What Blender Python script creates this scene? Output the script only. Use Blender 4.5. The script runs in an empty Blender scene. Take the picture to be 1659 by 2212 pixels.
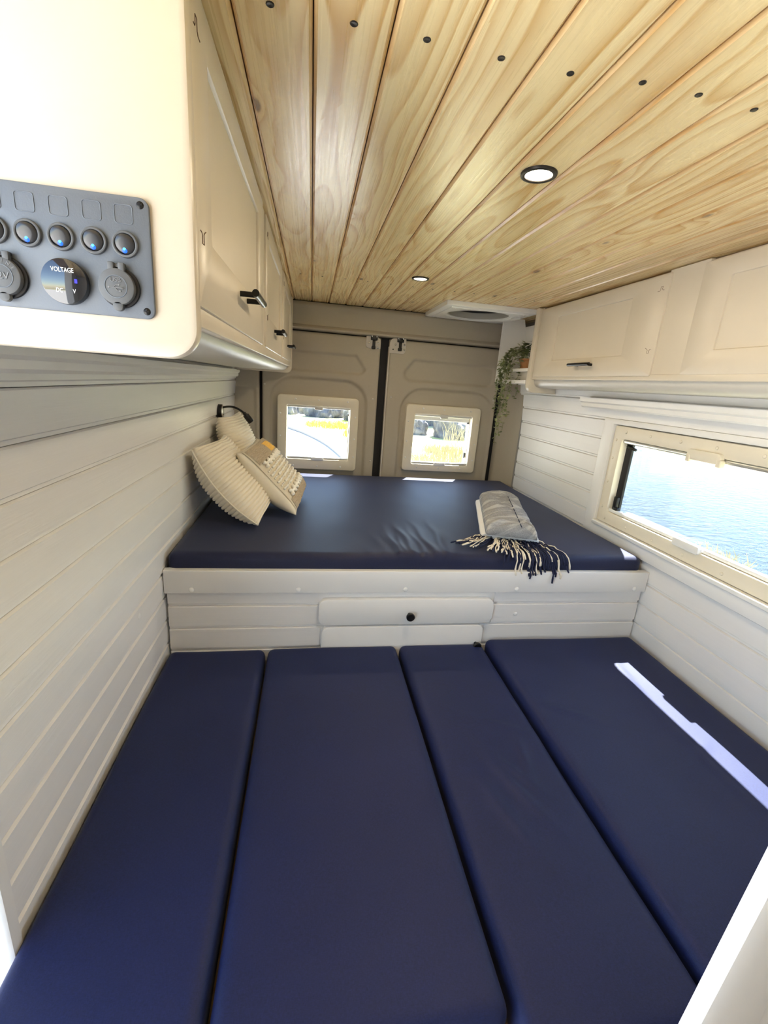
import bpy, bmesh, math, random
from mathutils import Vector, Matrix, noise
random.seed(7)
sc = bpy.context.scene
COL = sc.collection
PI = math.pi
def sm(t): t = max(0.0, min(1.0, t)); return t * t * (3 - 2 * t)
# ------------------------------------------------------------------ camera
cam_d = bpy.data.cameras.new('camera'); cam = bpy.data.objects.new('camera', cam_d); COL.objects.link(cam)
yaw, pitch, roll = .176145, .280176, .076383
fw = Vector((math.sin(yaw) * math.cos(pitch), math.cos(yaw) * math.cos(pitch), -math.sin(pitch)))
rt = Vector((math.cos(yaw), -math.sin(yaw), 0)); up = rt.cross(fw)
r2 = rt * math.cos(roll) + up * math.sin(roll); u2 = -rt * math.sin(roll) + up * math.cos(roll)
cam.matrix_world = Matrix(((r2.x, u2.x, -fw.x, 0), (r2.y, u2.y, -fw.y, 0), (r2.z, u2.z, -fw.z, 1.39), (0, 0, 0, 1)))
cam_d.sensor_fit = 'VERTICAL'; cam_d.sensor_height = 36.0; cam_d.lens = 965.1 * 36.0 / 2212
cam_d.clip_start = .02; cam_d.clip_end = 3000
sc.camera = cam
# ------------------------------------------------------------------ sky, sun, exposure
SUN = Vector((.33, .62, 1.0))
w = bpy.data.worlds.new('sky'); sc.world = w; w.use_nodes = True
nt = w.node_tree; nt.nodes.clear()
sky = nt.nodes.new('ShaderNodeTexSky'); sky.sky_type = 'NISHITA'; sky.sun_disc = False
sky.sun_elevation = math.asin(SUN.normalized().z); sky.sun_rotation = math.atan2(SUN.x, SUN.y)
sky.air_density = 1.0; sky.dust_density = .3; sky.ozone_density = 1.0
bg = nt.nodes.new('ShaderNodeBackground'); bg.inputs[1].default_value = .30
wo = nt.nodes.new('ShaderNodeOutputWorld')
nt.links.new(sky.outputs[0], bg.inputs[0]); nt.links.new(bg.outputs[0], wo.inputs[0])
sl = bpy.data.lights.new('sun', 'SUN'); sl.energy = 15.0; sl.angle = math.radians(.6); sl.color = (1, .965, .91)
so = bpy.data.objects.new('sun', sl); COL.objects.link(so)
so.rotation_euler = SUN.to_track_quat('Z', 'Y').to_euler(); so.location = SUN * 10
vs = sc.view_settings; vs.view_transform = 'Standard'; vs.look = 'None'; vs.gamma = 1; vs.use_curve_mapping = False
vs.exposure = 1.82
sc.cycles.max_bounces = 14; sc.cycles.diffuse_bounces = 8; sc.cycles.glossy_bounces = 4; sc.cycles.transparent_max_bounces = 12
# ------------------------------------------------------------------ materials
M = {}
class NB:
    def __init__(s, name):
        m = bpy.data.materials.new(name); m.use_nodes = True; s.m = m; s.t = m.node_tree
        s.b = s.t.nodes['Principled BSDF']; s.o = s.t.nodes['Material Output']; M[name] = m
    def n(s, typ, **kw):
        nd = s.t.nodes.new(typ)
        for k, v in kw.items():
            if k.startswith('i_'):
                key = k[2:]; key = int(key) if key.isdigit() else key
                s.put(nd.inputs[key], v)
            else: setattr(nd, k, v)
        return nd
    def put(s, sock, v):
        if isinstance(v, bpy.types.NodeSocket): s.t.links.new(v, sock)
        else: sock.default_value = v
    def math(s, op, a, b=0.0, c=0.0):
        nd = s.n('ShaderNodeMath', operation=op)
        s.put(nd.inputs[0], a); s.put(nd.inputs[1], b); s.put(nd.inputs[2], c)
        return nd.outputs[0]
    def mix(s, f, a, b):
        nd = s.n('ShaderNodeMix', data_type='RGBA'); s.put(nd.inputs[0], f); s.put(nd.inputs[6], a); s.put(nd.inputs[7], b)
        return nd.outputs[2]
    def ramp(s, f, *st):
        nd = s.n('ShaderNodeValToRGB'); s.put(nd.inputs[0], f); e = nd.color_ramp.elements
        while len(e) < len(st): e.new(.5)
        for el, (p, c) in zip(e, st): el.position = p; el.color = c if len(c) == 4 else (*c, 1)
        return nd.outputs[0]
    def obj(s): return s.n('ShaderNodeTexCoord').outputs['Object']
    def scale(s, v, sx, sy, sz):
        nd = s.n('ShaderNodeMapping'); s.put(nd.inputs[0], v); nd.inputs[3].default_value = (sx, sy, sz); return nd.outputs[0]
    def noise(s, v, sc_, det=3, rough=.5, dist=0):
        nd = s.n('ShaderNodeTexNoise'); s.put(nd.inputs['Vector'], v); nd.inputs['Scale'].default_value = sc_
        nd.inputs['Detail'].default_value = det; nd.inputs['Roughness'].default_value = rough; nd.inputs['Distortion'].default_value = dist
        return nd.outputs['Fac']
    def bump(s, h, st=.3, d=.002):
        nd = s.n('ShaderNodeBump'); nd.inputs['Strength'].default_value = st; nd.inputs['Distance'].default_value = d
        s.put(nd.inputs['Height'], h); s.t.links.new(nd.outputs[0], s.b.inputs['Normal'])
    def base(s, c): s.put(s.b.inputs['Base Color'], c if isinstance(c, bpy.types.NodeSocket) else (*c, 1))
    def rough(s, r): s.put(s.b.inputs['Roughness'], r)

def simple(name, col, rough=.5, metal=0, bump=0, bs=200, spec=None):
    k = NB(name); o = k.obj(); nz = k.noise(o, bs * .15, 3)
    k.base(k.mix(nz, (*[c * .96 for c in col], 1), (*[min(1, c * 1.03) for c in col], 1)))
    k.rough(rough); k.b.inputs['Metallic'].default_value = metal
    if spec is not None: k.b.inputs['Specular IOR Level'].default_value = spec
    if bump: k.bump(k.noise(o, bs, 2), bump, .001)
    return k
def glow(name, col, st):
    k = NB(name); k.base((0, 0, 0)); k.b.inputs['Emission Color'].default_value = (*col, 1); k.b.inputs['Emission Strength'].default_value = st
    return k

def painted_boards(name, col, axis):       # painted timber: brushed grain shows as relief
    k = NB(name); o = k.obj(); rnd = k.n('ShaderNodeObjectInfo').outputs['Random']
    add = k.n('ShaderNodeVectorMath', operation='ADD'); k.put(add.inputs[0], o)
    cb = k.n('ShaderNodeCombineXYZ'); r = k.math('MULTIPLY', rnd, 13.0); k.put(cb.inputs[0], r); k.put(cb.inputs[1], r); k.put(add.inputs[1], cb.outputs[0])
    sx = {'x': (5, 90, 90), 'y': (90, 5, 90)}[axis]
    g = k.noise(k.scale(add.outputs[0], *sx), 1.0, 4, .6, .4)
    big = k.noise(add.outputs[0], 6, 2)
    h = k.math('ADD', g, k.math('MULTIPLY', big, .35))
    k.base(k.mix(g, (*[c * .95 for c in col], 1), (*col, 1))); k.rough(.42); k.bump(h, .28, .0022)
painted_boards('white_boards', (.80, .79, .765), 'y')
painted_boards('white_boards_across', (.80, .79, .775), 'x')
simple('white_paint', (.81, .80, .775), .38, bump=.03, bs=60)
simple('cabinet_cream', (.67, .60, .485), .33, bump=.02, bs=80)
simple('cabinet_shade_grey', (.58, .555, .50), .42)  # darker than the doors: shade of the cabinet underside put into the colour
simple('door_plastic', (.43, .385, .31), .55, bump=.12, bs=500)
simple('door_lip', (.56, .52, .47), .5)
simple('window_cream', (.76, .70, .57), .35)
simple('white_plastic', (.82, .82, .80), .3)
simple('black_metal', (.018, .017, .016), .35, .6)
simple('black_rubber', (.012, .011, .012), .7)
simple('grey_panel', (.125, .145, .175), .5, bump=.1, bs=700)
simple('grey_rubber', (.10, .105, .11), .55)
simple('switch_black', (.03, .03, .032), .25)
simple('gloss_black', (.015, .016, .02), .04, spec=.9)
simple('zinc', (.62, .60, .56), .35, .7)
simple('steel', (.55, .55, .55), .25, 1)
simple('screw_dark', (.035, .03, .028), .4, .6)
simple('pot_terracotta', (.36, .17, .065), .8)
simple('aluminium', (.70, .70, .68), .3, .8)
simple('joint_brown', (.10, .045, .015), .8)
simple('vent_grey', (.42, .40, .36), .5)
simple('vent_lens', (.20, .20, .19), .4)
simple('floor_oak', (.42, .30, .18), .45)
simple('wood_raw', (.45, .33, .2), .6)
simple('throw_white', (.78, .78, .77), .95, bump=.4, bs=900)
simple('tassel_cream', (.78, .71, .58), .95)
simple('tassel_navy', (.012, .016, .05), .95)
simple('print_white', (.9, .9, .9), .5)
simple('print_grey', (.20, .205, .215), .5)
simple('road', (.64, .62, .58), .9, bump=.2, bs=30)
simple('kerb_stone', (.20, .185, .17), .9)
simple('front_block_grey', (.58, .57, .55), .9)  # pale grey so the added front partition bounces some fill light
simple('van_body', (.75, .75, .75), .4)
glow('led_blue', (.01, .10, 1.0), .75); glow('led_core', (.05, .45, 1.0), 1.3)
glow('led_violet', (.03, .02, .9), .6)
glow('lamp_lens', (1.0, .86, .62), 9.0)

def glass(name):
    k = NB(name); k.t.nodes.remove(k.b)
    tr = k.n('ShaderNodeBsdfTransparent'); tr.inputs[0].default_value = (.93, .95, .95, 1)
    gl = k.n('ShaderNodeBsdfGlossy'); gl.inputs['Roughness'].default_value = .02
    fr = k.n('ShaderNodeFresnel'); fr.inputs[0].default_value = 1.35
    mx = k.n('ShaderNodeMixShader'); k.put(mx.inputs[0], k.math('MULTIPLY', fr.outputs[0], .25)); k.put(mx.inputs[1], tr.outputs[0]); k.put(mx.inputs[2], gl.outputs[0])
    k.t.links.new(mx.outputs[0], k.o.inputs[0])
glass('acrylic')

def pine():
    k = NB('pine'); o = k.obj(); rnd = k.n('ShaderNodeObjectInfo').outputs['Random']
    sp = k.n('ShaderNodeSeparateXYZ'); k.put(sp.inputs[0], o)
    x, y = sp.outputs[0], sp.outputs[1]
    r17 = k.math('MULTIPLY', rnd, 37.0); yy = k.math('ADD', y, r17)
    def vec(a, b, c):
        cb = k.n('ShaderNodeCombineXYZ'); k.put(cb.inputs[0], a); k.put(cb.inputs[1], b); k.put(cb.inputs[2], c); return cb.outputs[0]
    p = vec(x, yy, r17)
    # knots: sparse cells stretched along the board
    vo = k.n('ShaderNodeTexVoronoi', feature='F1'); k.put(vo.inputs['Vector'], k.scale(p, 10.0, 4.2, 0.0)); vo.inputs['Scale'].default_value = 1.0
    vo.inputs['Randomness'].default_value = 1.0
    spc = k.n('ShaderNodeSeparateColor'); k.put(spc.inputs[0], vo.outputs['Color'])
    on = k.math('GREATER_THAN', spc.outputs[0], .55)
    dist = vo.outputs['Distance']
    infl = k.math('MULTIPLY', on, k.math('POWER', 2.718, k.math('MULTIPLY', dist, -7.0)))
    n1 = k.noise(k.scale(p, 9, 1.1, 1), 1.0, 2, .5)
    n2 = k.noise(k.scale(p, 3, 1.5, 1), 1.0, 1, .5)
    cxo = k.math('MULTIPLY', k.math('SUBTRACT', rnd, .5), .10)
    dx = k.math('ADD', k.math('SUBTRACT', x, cxo), k.math('MULTIPLY', k.math('SUBTRACT', n1, .5), .030))
    dz = k.math('ADD', .010, k.math('MULTIPLY', n2, .10))
    r = k.math('SQRT', k.math('ADD', k.math('MULTIPLY', dx, dx), k.math('MULTIPLY', dz, dz)))
    r = k.math('ADD', r, k.math('MULTIPLY', infl, .038))
    ring = k.math('FRACT', k.math('MULTIPLY', r, 74.0))
    ringv = k.math('MULTIPLY', k.math('POWER', ring, 2.6), k.math('ADD', .45, k.math('MULTIPLY', n1, .9)))
    ringv = k.math('MULTIPLY', ringv, k.ramp(ring, (.90, (1, 1, 1)), (1.0, (0, 0, 0))))
    fib = k.noise(k.scale(p, 230, 2.6, 1), 1.0, 3, .6)
    blot = k.noise(k.scale(p, 8, 1.6, 1), 1.0, 3, .55)
    c1 = k.mix(k.math('MULTIPLY', ringv, 1.45), (.87, .71, .40, 1), (.58, .34, .10, 1))
    c1 = k.mix(k.math('MULTIPLY', fib, .20), c1, (.69, .49, .22, 1))
    c1 = k.mix(k.math('MULTIPLY', k.math('SUBTRACT', blot, .45), 1.2), c1, (.88, .73, .44, 1))
    tint = k.math('FRACT', k.math('MULTIPLY', rnd, 7.31))
    c1 = k.mix(k.math('MULTIPLY', tint, .30), c1, (.66, .46, .21, 1))
    c1 = k.mix(k.math('MULTIPLY', infl, .55), c1, (.52, .29, .11, 1))
    kn = k.ramp(dist, (0.0, (1, 1, 1)), (.065, (1, 1, 1)), (.10, (0, 0, 0)))
    c1 = k.mix(k.math('MULTIPLY', on, k.math('MULTIPLY', kn, .85)), c1, (.11, .048, .02, 1))
    # varnish and resin gathered along the joint edges
    ex = k.math('ABSOLUTE', x); edge = k.ramp(ex, (.0405, (0, 0, 0)), (.0455, (1, 1, 1)))
    c1 = k.mix(k.math('MULTIPLY', edge, k.math('ADD', .25, k.math('MULTIPLY', n1, .55))), c1, (.50, .22, .05, 1))
    k.base(c1); k.rough(k.math('ADD', .20, k.math('MULTIPLY', fib, .16)))
    k.b.inputs['Specular IOR Level'].default_value = .55
    k.bump(k.math('ADD', fib, k.math('MULTIPLY', ringv, .5)), .12, .0008)
pine()

def fabric(name, c, sheen, weave=900):
    k = NB(name); o = k.obj()
    a = k.noise(k.scale(o, weave, weave * .22, weave * .6), 1.0, 2, .6); b = k.noise(k.scale(o, weave * .22, weave, weave * .6), 1.0, 2, .6)
    wv = k.math('MULTIPLY', k.math('ADD', a, b), .5); big = k.noise(o, 5, 3)
    f = k.math('ADD', k.math('MULTIPLY', wv, 1.2), k.math('MULTIPLY', big, .25))
    k.base(k.ramp(f, (.35, tuple(v * .55 for v in c)), (.95, tuple(v * 1.5 for v in c))))
    k.rough(.55); k.b.inputs['Sheen Weight'].default_value = sheen; k.b.inputs['Sheen Roughness'].default_value = .45
    k.b.inputs['Sheen Tint'].default_value = (.75, .8, 1, 1); k.b.inputs['Specular IOR Level'].default_value = .30
    k.bump(wv, .25, .0008)
fabric('navy_fabric', (.0080, .0135, .060), .04)
fabric('navy_sheet', (.0105, .0138, .043), .12)
k = simple('rib_fleece', (.80, .73, .60), .95, bump=.35, bs=500); k.b.inputs['Sheen Weight'].default_value = .4
k = simple('cushion_linen', (.66, .59, .47), .95, bump=.4, bs=900)
k = simple('cushion_back', (.74, .68, .56), .95, bump=.2, bs=700)
k = simple('yarn_white', (.86, .83, .76), .95, bump=.4, bs=900)
k = simple('yarn_beige', (.55, .47, .36), .95, bump=.5, bs=900)
k = simple('yarn_yellow', (.95, .62, .17), .95, bump=.3, bs=900)
def throw_mat():
    k = NB('throw_grey'); o = k.obj(); a = k.noise(k.scale(o, 1400, 300, 600), 1, 2); b = k.noise(k.scale(o, 300, 1400, 600), 1, 2)
    wv = k.math('MULTIPLY', k.math('ADD', a, b), .5)
    band = k.noise(k.scale(o, 9, 60, 2), 1, 2, .5)
    c = k.ramp(wv, (.35, (.13, .14, .155)), (.62, (.40, .40, .40)))
    k.base(k.mix(k.math('MULTIPLY', k.ramp(band, (.50, (0, 0, 0)), (.62, (1, 1, 1))), .45), c, (.62, .62, .61, 1))); k.rough(.95); k.bump(wv, .5, .001)
throw_mat()
def leaf_mat():
    k = NB('leaf_green'); o = k.obj(); n = k.noise(o, 14, 3)
    k.base(k.ramp(n, (.35, (.10, .13, .04)), (.52, (.25, .28, .12)), (.68, (.52, .54, .34)))); k.rough(.55)
leaf_mat()
def sea_mat():
    k = NB('sea'); o = k.obj(); w1 = k.noise(k.scale(o, .55, .9, 1), 1.0, 6, .65, .6); w2 = k.noise(o, .02, 3)
    k.base(k.mix(w2, (.011, .034, .070, 1), (.017, .046, .086, 1))); k.rough(.22); k.b.inputs['Specular IOR Level'].default_value = .034; k.bump(w1, 1.0, 1.6)
sea_mat()
def ground_mat():
    k = NB('coast_ground'); o = k.obj(); n = k.noise(o, .55, 5, .6); f = k.noise(o, 9, 4, .7)
    c = k.ramp(n, (.40, (.60, .53, .40)), (.50, (.50, .47, .20)), (.60, (.42, .46, .10)))
    k.base(k.mix(k.math('MULTIPLY', f, .45), c, (.30, .26, .15, 1))); k.rough(.95); k.bump(f, .6, .05)
ground_mat()
def rock_mat():
    k = NB('rock'); o = k.obj(); n = k.noise(o, 1.6, 6, .65); c = k.noise(k.scale(o, 3, 3, .7), 1.0, 4, .7)
    k.base(k.ramp(k.math('MULTIPLY', k.math('ADD', n, c), .5), (.38, (.045, .045, .055)), (.52, (.13, .13, .14)), (.64, (.26, .25, .23)))); k.rough(.9); k.bump(n, .8, .12)
rock_mat()
simple('dry_grass', (.40, .34, .20), .9); simple('green_grass', (.48, .50, .08), .9)

# ------------------------------------------------------------------ mesh helpers
def link(o, parent=None, off=None):
    COL.objects.link(o)
    if parent is not None:
        o.parent = parent
        if off is not None: o.location = off
    return o
def WO(p):            # offset that puts world-coordinate vertices of a child where they belong
    return -Vector(p.get('_o', (0, 0, 0))) if p is not None else Vector((0, 0, 0))
def mobj(name, bm, mat, parent=None, smooth=False, local=False):
    bmesh.ops.recalc_face_normals(bm, faces=bm.faces)
    me = bpy.data.meshes.new(name); bm.to_mesh(me); bm.free()
    if smooth:
        for p in me.polygons: p.use_smooth = True
    me.materials.append(M[mat] if isinstance(mat, str) else mat)
    o = bpy.data.objects.new(name, me); COL.objects.link(o)
    if parent is not None:
        o.parent = parent
        if parent.type == 'EMPTY' and not local: o.location = WO(parent)
    return o
def sharp(o, ang=35):
    o.data.set_sharp_from_angle(angle=math.radians(ang)) if hasattr(o.data, 'set_sharp_from_angle') else None
    return o
def thing(name, loc, label, cat, group=None, kind=None):
    o = bpy.data.objects.new(name, None); COL.objects.link(o); o.location = loc; o['_o'] = tuple(loc)
    o.empty_display_size = .05
    return tag(o, label, cat, group, kind)
def tag(o, label=None, cat=None, group=None, kind=None):
    if label: o['label'] = label
    if cat: o['category'] = cat
    if group: o['group'] = group
    if kind: o['kind'] = kind
    return o
def bbox(bm, x0, x1, y0, y1, z0, z1, bev=0, seg=2):
    r = bmesh.ops.create_cube(bm, size=1.0)
    vs_ = r['verts']
    for v in vs_: v.co = Vector(((x0 + x1) / 2 + v.co.x * (x1 - x0), (y0 + y1) / 2 + v.co.y * (y1 - y0), (z0 + z1) / 2 + v.co.z * (z1 - z0)))
    if bev:
        es = list({e for v in vs_ for e in v.link_edges})
        bmesh.ops.bevel(bm, geom=es, offset=bev, segments=seg, affect='EDGES', profile=.5)
def box(name, x0, x1, y0, y1, z0, z1, mat, parent=None, bev=0, seg=2):
    bm = bmesh.new(); bbox(bm, x0, x1, y0, y1, z0, z1, bev, seg)
    o = mobj(name, bm, mat, parent, smooth=bev > 0)
    if bev: sharp(o, 50)
    return o
def rrect(a0, a1, b0, b1, r, n=6):
    rs = r if isinstance(r, (tuple, list)) else (r,) * 4        # corners: (a0,b0) (a1,b0) (a1,b1) (a0,b1)
    out = []
    for (cx, cy, s, rr) in ((a0 + rs[0], b0 + rs[0], PI, rs[0]), (a1 - rs[1], b0 + rs[1], 1.5 * PI, rs[1]), (a1 - rs[2], b1 - rs[2], 0, rs[2]), (a0 + rs[3], b1 - rs[3], .5 * PI, rs[3])):
        for i in range(n + 1):
            t = s + i / n * PI / 2; out.append((cx + rr * math.cos(t), cy + rr * math.sin(t)))
    return out
MAPS = {'x': lambda a, b, d: (d, a, b), 'y': lambda a, b, d: (a, d, b), 'z': lambda a, b, d: (a, b, d)}
def loops_mesh(bm, loops, closed_ends=True, wrap=False):
    rings = [[bm.verts.new(p) for p in l] for l in loops]; n = len(rings[0])
    pairs = list(zip(rings[:-1], rings[1:])) + ([(rings[-1], rings[0])] if wrap else [])
    for A, B in pairs:
        for i in range(n):
            j = (i + 1) % n
            try: bm.faces.new((A[i], A[j], B[j], B[i]))
            except ValueError: pass
    if closed_ends and not wrap:
        bm.faces.new(rings[0][::-1]); bm.faces.new(rings[-1])
    return rings
def plate(name, outline_fn, axis, d0, d1, mat, parent=None, ch=.002, smooth=True):
    """solid plate: outline_fn(inset) -> 2D outline, d1 is the visible side with a small rounded edge"""
    mp = MAPS[axis]; s = 1 if d1 > d0 else -1
    lv = [(0, d0), (0, d1 - s * ch), (ch * .3, d1 - s * ch * .3), (ch, d1)] if ch else [(0, d0), (0, d1)]
    bm = bmesh.new(); loops_mesh(bm, [[mp(a, b, d) for a, b in outline_fn(i)] for i, d in lv])
    o = mobj(name, bm, mat, parent, smooth=smooth)
    return sharp(o, 40)
def ringplate(name, outer, inner, axis, d0, d1, mat, parent=None, ch=.003):
    mp = MAPS[axis]; s = 1 if d1 > d0 else -1
    lv = [(outer(0), d0), (outer(0), d1 - s * ch), (outer(ch * .3), d1 - s * ch * .3), (outer(ch), d1), (inner(-ch), d1), (inner(-ch * .3), d1 - s * ch * .3), (inner(0), d1 - s * ch), (inner(0), d0)]
    bm = bmesh.new(); loops_mesh(bm, [[mp(a, b, d) for a, b in l] for l, d in lv], wrap=True)
    return sharp(mobj(name, bm, mat, parent, smooth=True), 40)
def RR(a0, a1, b0, b1, r, n=6): return lambda i: rrect(a0 + i, a1 - i, b0 + i, b1 - i, [max(.0005, q - i) for q in (r if isinstance(r, (tuple, list)) else (r,) * 4)], n)
def CC(a, b, r, n=24): return lambda i: [(a + (r - i) * math.cos(2 * PI * t / n), b + (r - i) * math.sin(2 * PI * t / n)) for t in range(n)]
def profile(name, pts, axis, d0, d1, mat, parent=None, smooth=True, ang=40):
    mp = MAPS[axis]; bm = bmesh.new(); loops_mesh(bm, [[mp(a, b, d) for a, b in pts] for d in (d0, d1)])
    o = mobj(name, bm, mat, parent, smooth=smooth); return sharp(o, ang)
def tube(bm, pts, r, n=6, cap=True):
    pts = [Vector(p) for p in pts]; rs = r if isinstance(r, (list, tuple)) else [r] * len(pts); loops = []
    t = (pts[1] - pts[0]).normalized(); a = t.orthogonal().normalized()
    for i, p in enumerate(pts):
        t = (pts[min(i + 1, len(pts) - 1)] - pts[max(i - 1, 0)]).normalized()
        a = (a - t * a.dot(t)); a = a.normalized() if a.length > 1e-6 else t.orthogonal().normalized(); b = t.cross(a)
        loops.append([p + (a * math.cos(2 * PI * q / n) + b * math.sin(2 * PI * q / n)) * rs[i] for q in range(n)])
    loops_mesh(bm, loops, cap)
def tubeo(name, pts, r, mat, parent=None, n=8):
    bm = bmesh.new(); tube(bm, pts, r, n); return sharp(mobj(name, bm, mat, parent, smooth=True), 50)
def axes1(h, r, n, k=4):
    c = [-h + r - r * math.cos(PI / 2 * i / k) if False else -h + r * (1 - math.cos(PI / 2 * i / k)) for i in range(k)]
    inner = [-(h - r) + 2 * (h - r) * i / n for i in range(n + 1)]
    return c + inner + [-v for v in reversed(c)]
def softbox(name, x0, x1, y0, y1, z0, z1, r, nx, ny, mat, parent=None, fn=None, nz=1, rz=None):
    """padded slab with rounded edges; fn(x,y) lifts the top surface"""
    h = Vector(((x1 - x0) / 2, (y1 - y0) / 2, (z1 - z0) / 2)); c = Vector(((x0 + x1) / 2, (y0 + y1) / 2, (z0 + z1) / 2))
    A = (axes1(h.x, r, nx), axes1(h.y, r, ny), axes1(h.z, r, nz))
    bm = bmesh.new(); cache = {}
    def vert(p):
        key = tuple(round(q, 6) for q in p)
        if key in cache: return cache[key]
        q = Vector([max(-(h[i] - r), min(h[i] - r, p[i])) for i in range(3)]); d = Vector(p) - q
        if d.length > 1e-9:
            m = max(abs(d.x), abs(d.y), abs(d.z)); d = d.normalized() * m if m < r * .999 else d.normalized() * r
        v = q + d + c
        if fn and v.z > c.z:
            wgt = sm((v.z - c.z) / h.z); dz = fn(v.x, v.y); v.z += dz * wgt
        cache[key] = bm.verts.new(v); return cache[key]
    for ax in range(3):
        u, vv = [(1, 2), (0, 2), (0, 1)][ax]
        for s in (-1, 1):
            for i in range(len(A[u]) - 1):
                for j in range(len(A[vv]) - 1):
                    q = []
                    for (ii, jj) in ((i, j), (i + 1, j), (i + 1, j + 1), (i, j + 1)):
                        p = [0, 0, 0]; p[ax] = s * h[ax]; p[u] = A[u][ii]; p[vv] = A[vv][jj]; q.append(vert(p))
                    if len(set(q)) == 4: bm.faces.new(q)
    return mobj(name, bm, mat, parent, smooth=True)
def holes_box(bm, x0, x1, z0, z1, holes, y0, y1, axis='y'):
    xs = sorted({x0, x1, *[h[0] for h in holes], *[h[1] for h in holes]}); zs = sorted({z0, z1, *[h[2] for h in holes], *[h[3] for h in holes]})
    for a, b in zip(xs[:-1], xs[1:]):
        for c, d in zip(zs[:-1], zs[1:]):
            mx, mz = (a + b) / 2, (c + d) / 2
            if any(h[0] < mx < h[1] and h[2] < mz < h[3] for h in holes): continue
            if axis == 'y': bbox(bm, a, b, y0, y1, c, d)
            elif axis == 'x': bbox(bm, y0, y1, a, b, c, d)
            else: bbox(bm, a, b, c, d, y0, y1)
def text_mesh(s, size, ext, mat, name, parent, mat4, align='CENTER'):
    cu = bpy.data.curves.new('t', 'FONT'); cu.body = s; cu.size = size; cu.extrude = ext; cu.align_x = align; cu.align_y = 'CENTER'
    tmp = bpy.data.objects.new('t', cu); COL.objects.link(tmp)
    dg = bpy.context.evaluated_depsgraph_get(); me = bpy.data.meshes.new_from_object(tmp.evaluated_get(dg)); bpy.data.objects.remove(tmp)
    me.transform(mat4); me.materials.clear(); me.materials.append(M[mat]); me.name = name
    o = bpy.data.objects.new(name, me); COL.objects.link(o)
    if parent is not None:
        o.parent = parent
        if parent.type == 'EMPTY': o.location = WO(parent)
    return o

# ================================================================== THE SETTING
XL, XR, YB, YD, ZT = -.441, 1.268, 1.375, 2.77, 1.80
def lean(z): return .020 * (max(0, z - 1.03) / .36) ** 2
# ---- boards: one board mesh, shared; local x along the board, z across, -y out of the wall
def board_mesh(name, L, Wd, T=.011, groove=.0115, depth=.0055, ch=.0035):
    h = Wd / 2
    pr = [(-h, 0), (-h, -(T - depth)), (-h + groove * .62, -(T - depth)), (-h + groove * .62 + ch, -T), (h - ch, -T), (h - .0012, -(T - depth)), (h - .0012, 0)]
    bm = bmesh.new(); loops_mesh(bm, [[(d, y, z) for z, y in pr] for d in (-L / 2, L / 2)])
    bmesh.ops.recalc_face_normals(bm, faces=bm.faces); me = bpy.data.meshes.new(name); bm.to_mesh(me); bm.free(); return me
bm_cache = {}
def board(parent, name, L, Wd, loc, eul, mat):
    key = (round(L, 3), round(Wd, 3), mat)
    if key not in bm_cache: bm_cache[key] = board_mesh(name, L, Wd); bm_cache[key].materials.append(M[mat])
    o = bpy.data.objects.new(name, bm_cache[key]); COL.objects.link(o); o.parent = parent; o.location = loc; o.rotation_euler = eul; return o
simple('board_back', (.30, .29, .28), .8)
P = .083
# left wall: backing panel then boards (local x -> world y)
bm = bmesh.new(); bbox(bm, -.62, XL - .016, .553, 2.80, -.05, 1.98)
wl = tag(mobj('wall_left', bm, 'board_back'), 'white painted board wall carrying the reading lamp', 'wall', kind='structure')
zl = 1.262
y0, y1 = .575, 2.765
for i in range(-10, 3):
    a = zl + i * P; zc = a + P / 2
    if a < .40: continue
    sl_ = math.atan((lean(zc + P / 2) - lean(zc - P / 2)) / P)
    board(wl, 'plank', y1 - y0, P, (XL - .010 + lean(zc), (y0 + y1) / 2, zc), (0, 0, 0), 'white_boards_across').rotation_euler = Matrix(((0, -math.cos(sl_), math.sin(sl_)), (1, 0, 0), (0, math.sin(sl_), math.cos(sl_)))).to_euler()
# right wall: boards stop at the window trim
bm = bmesh.new(); holes_box(bm, -.84, 2.83, -.05, 1.98, [(.70, 1.70, .90, 1.285)], XR + .016, XR + .040, axis='x')
wr = tag(mobj('wall_right', bm, 'board_back'), 'white painted board wall around the long sea window', 'wall', kind='structure')
zr = 1.310
for i in range(-11, 2):
    a = zr + i * .0825; zc = a + .04125
    if a < .38: continue
    sl_ = math.atan((lean(zc + P / 2) - lean(zc - P / 2)) / P)
    rot = Matrix(((0, math.cos(sl_), -math.sin(sl_)), (-1, 0, 0), (0, math.sin(sl_), math.cos(sl_)))).to_euler()
    spans = [(-.75, 2.585)] if (a > 1.30 or a < .80) else [(1.775, 2.585), (-.75, .625)]
    for s0, s1 in spans:
        board(wr, 'plank', s1 - s0, .0825, (XR + .010 - lean(zc), (s0 + s1) / 2, zc), rot, 'white_boards_across')
# niche wall above the plant shelf
for i in range(4):
    zc = 1.43 + i * .095
    board(wr, 'plank', .50, .095, (1.262 - i * .012, 2.40, zc), Matrix(((0, .99, -.126), (-1, 0, 0), (0, .126, .99))).to_euler(), 'white_boards_across')
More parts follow.
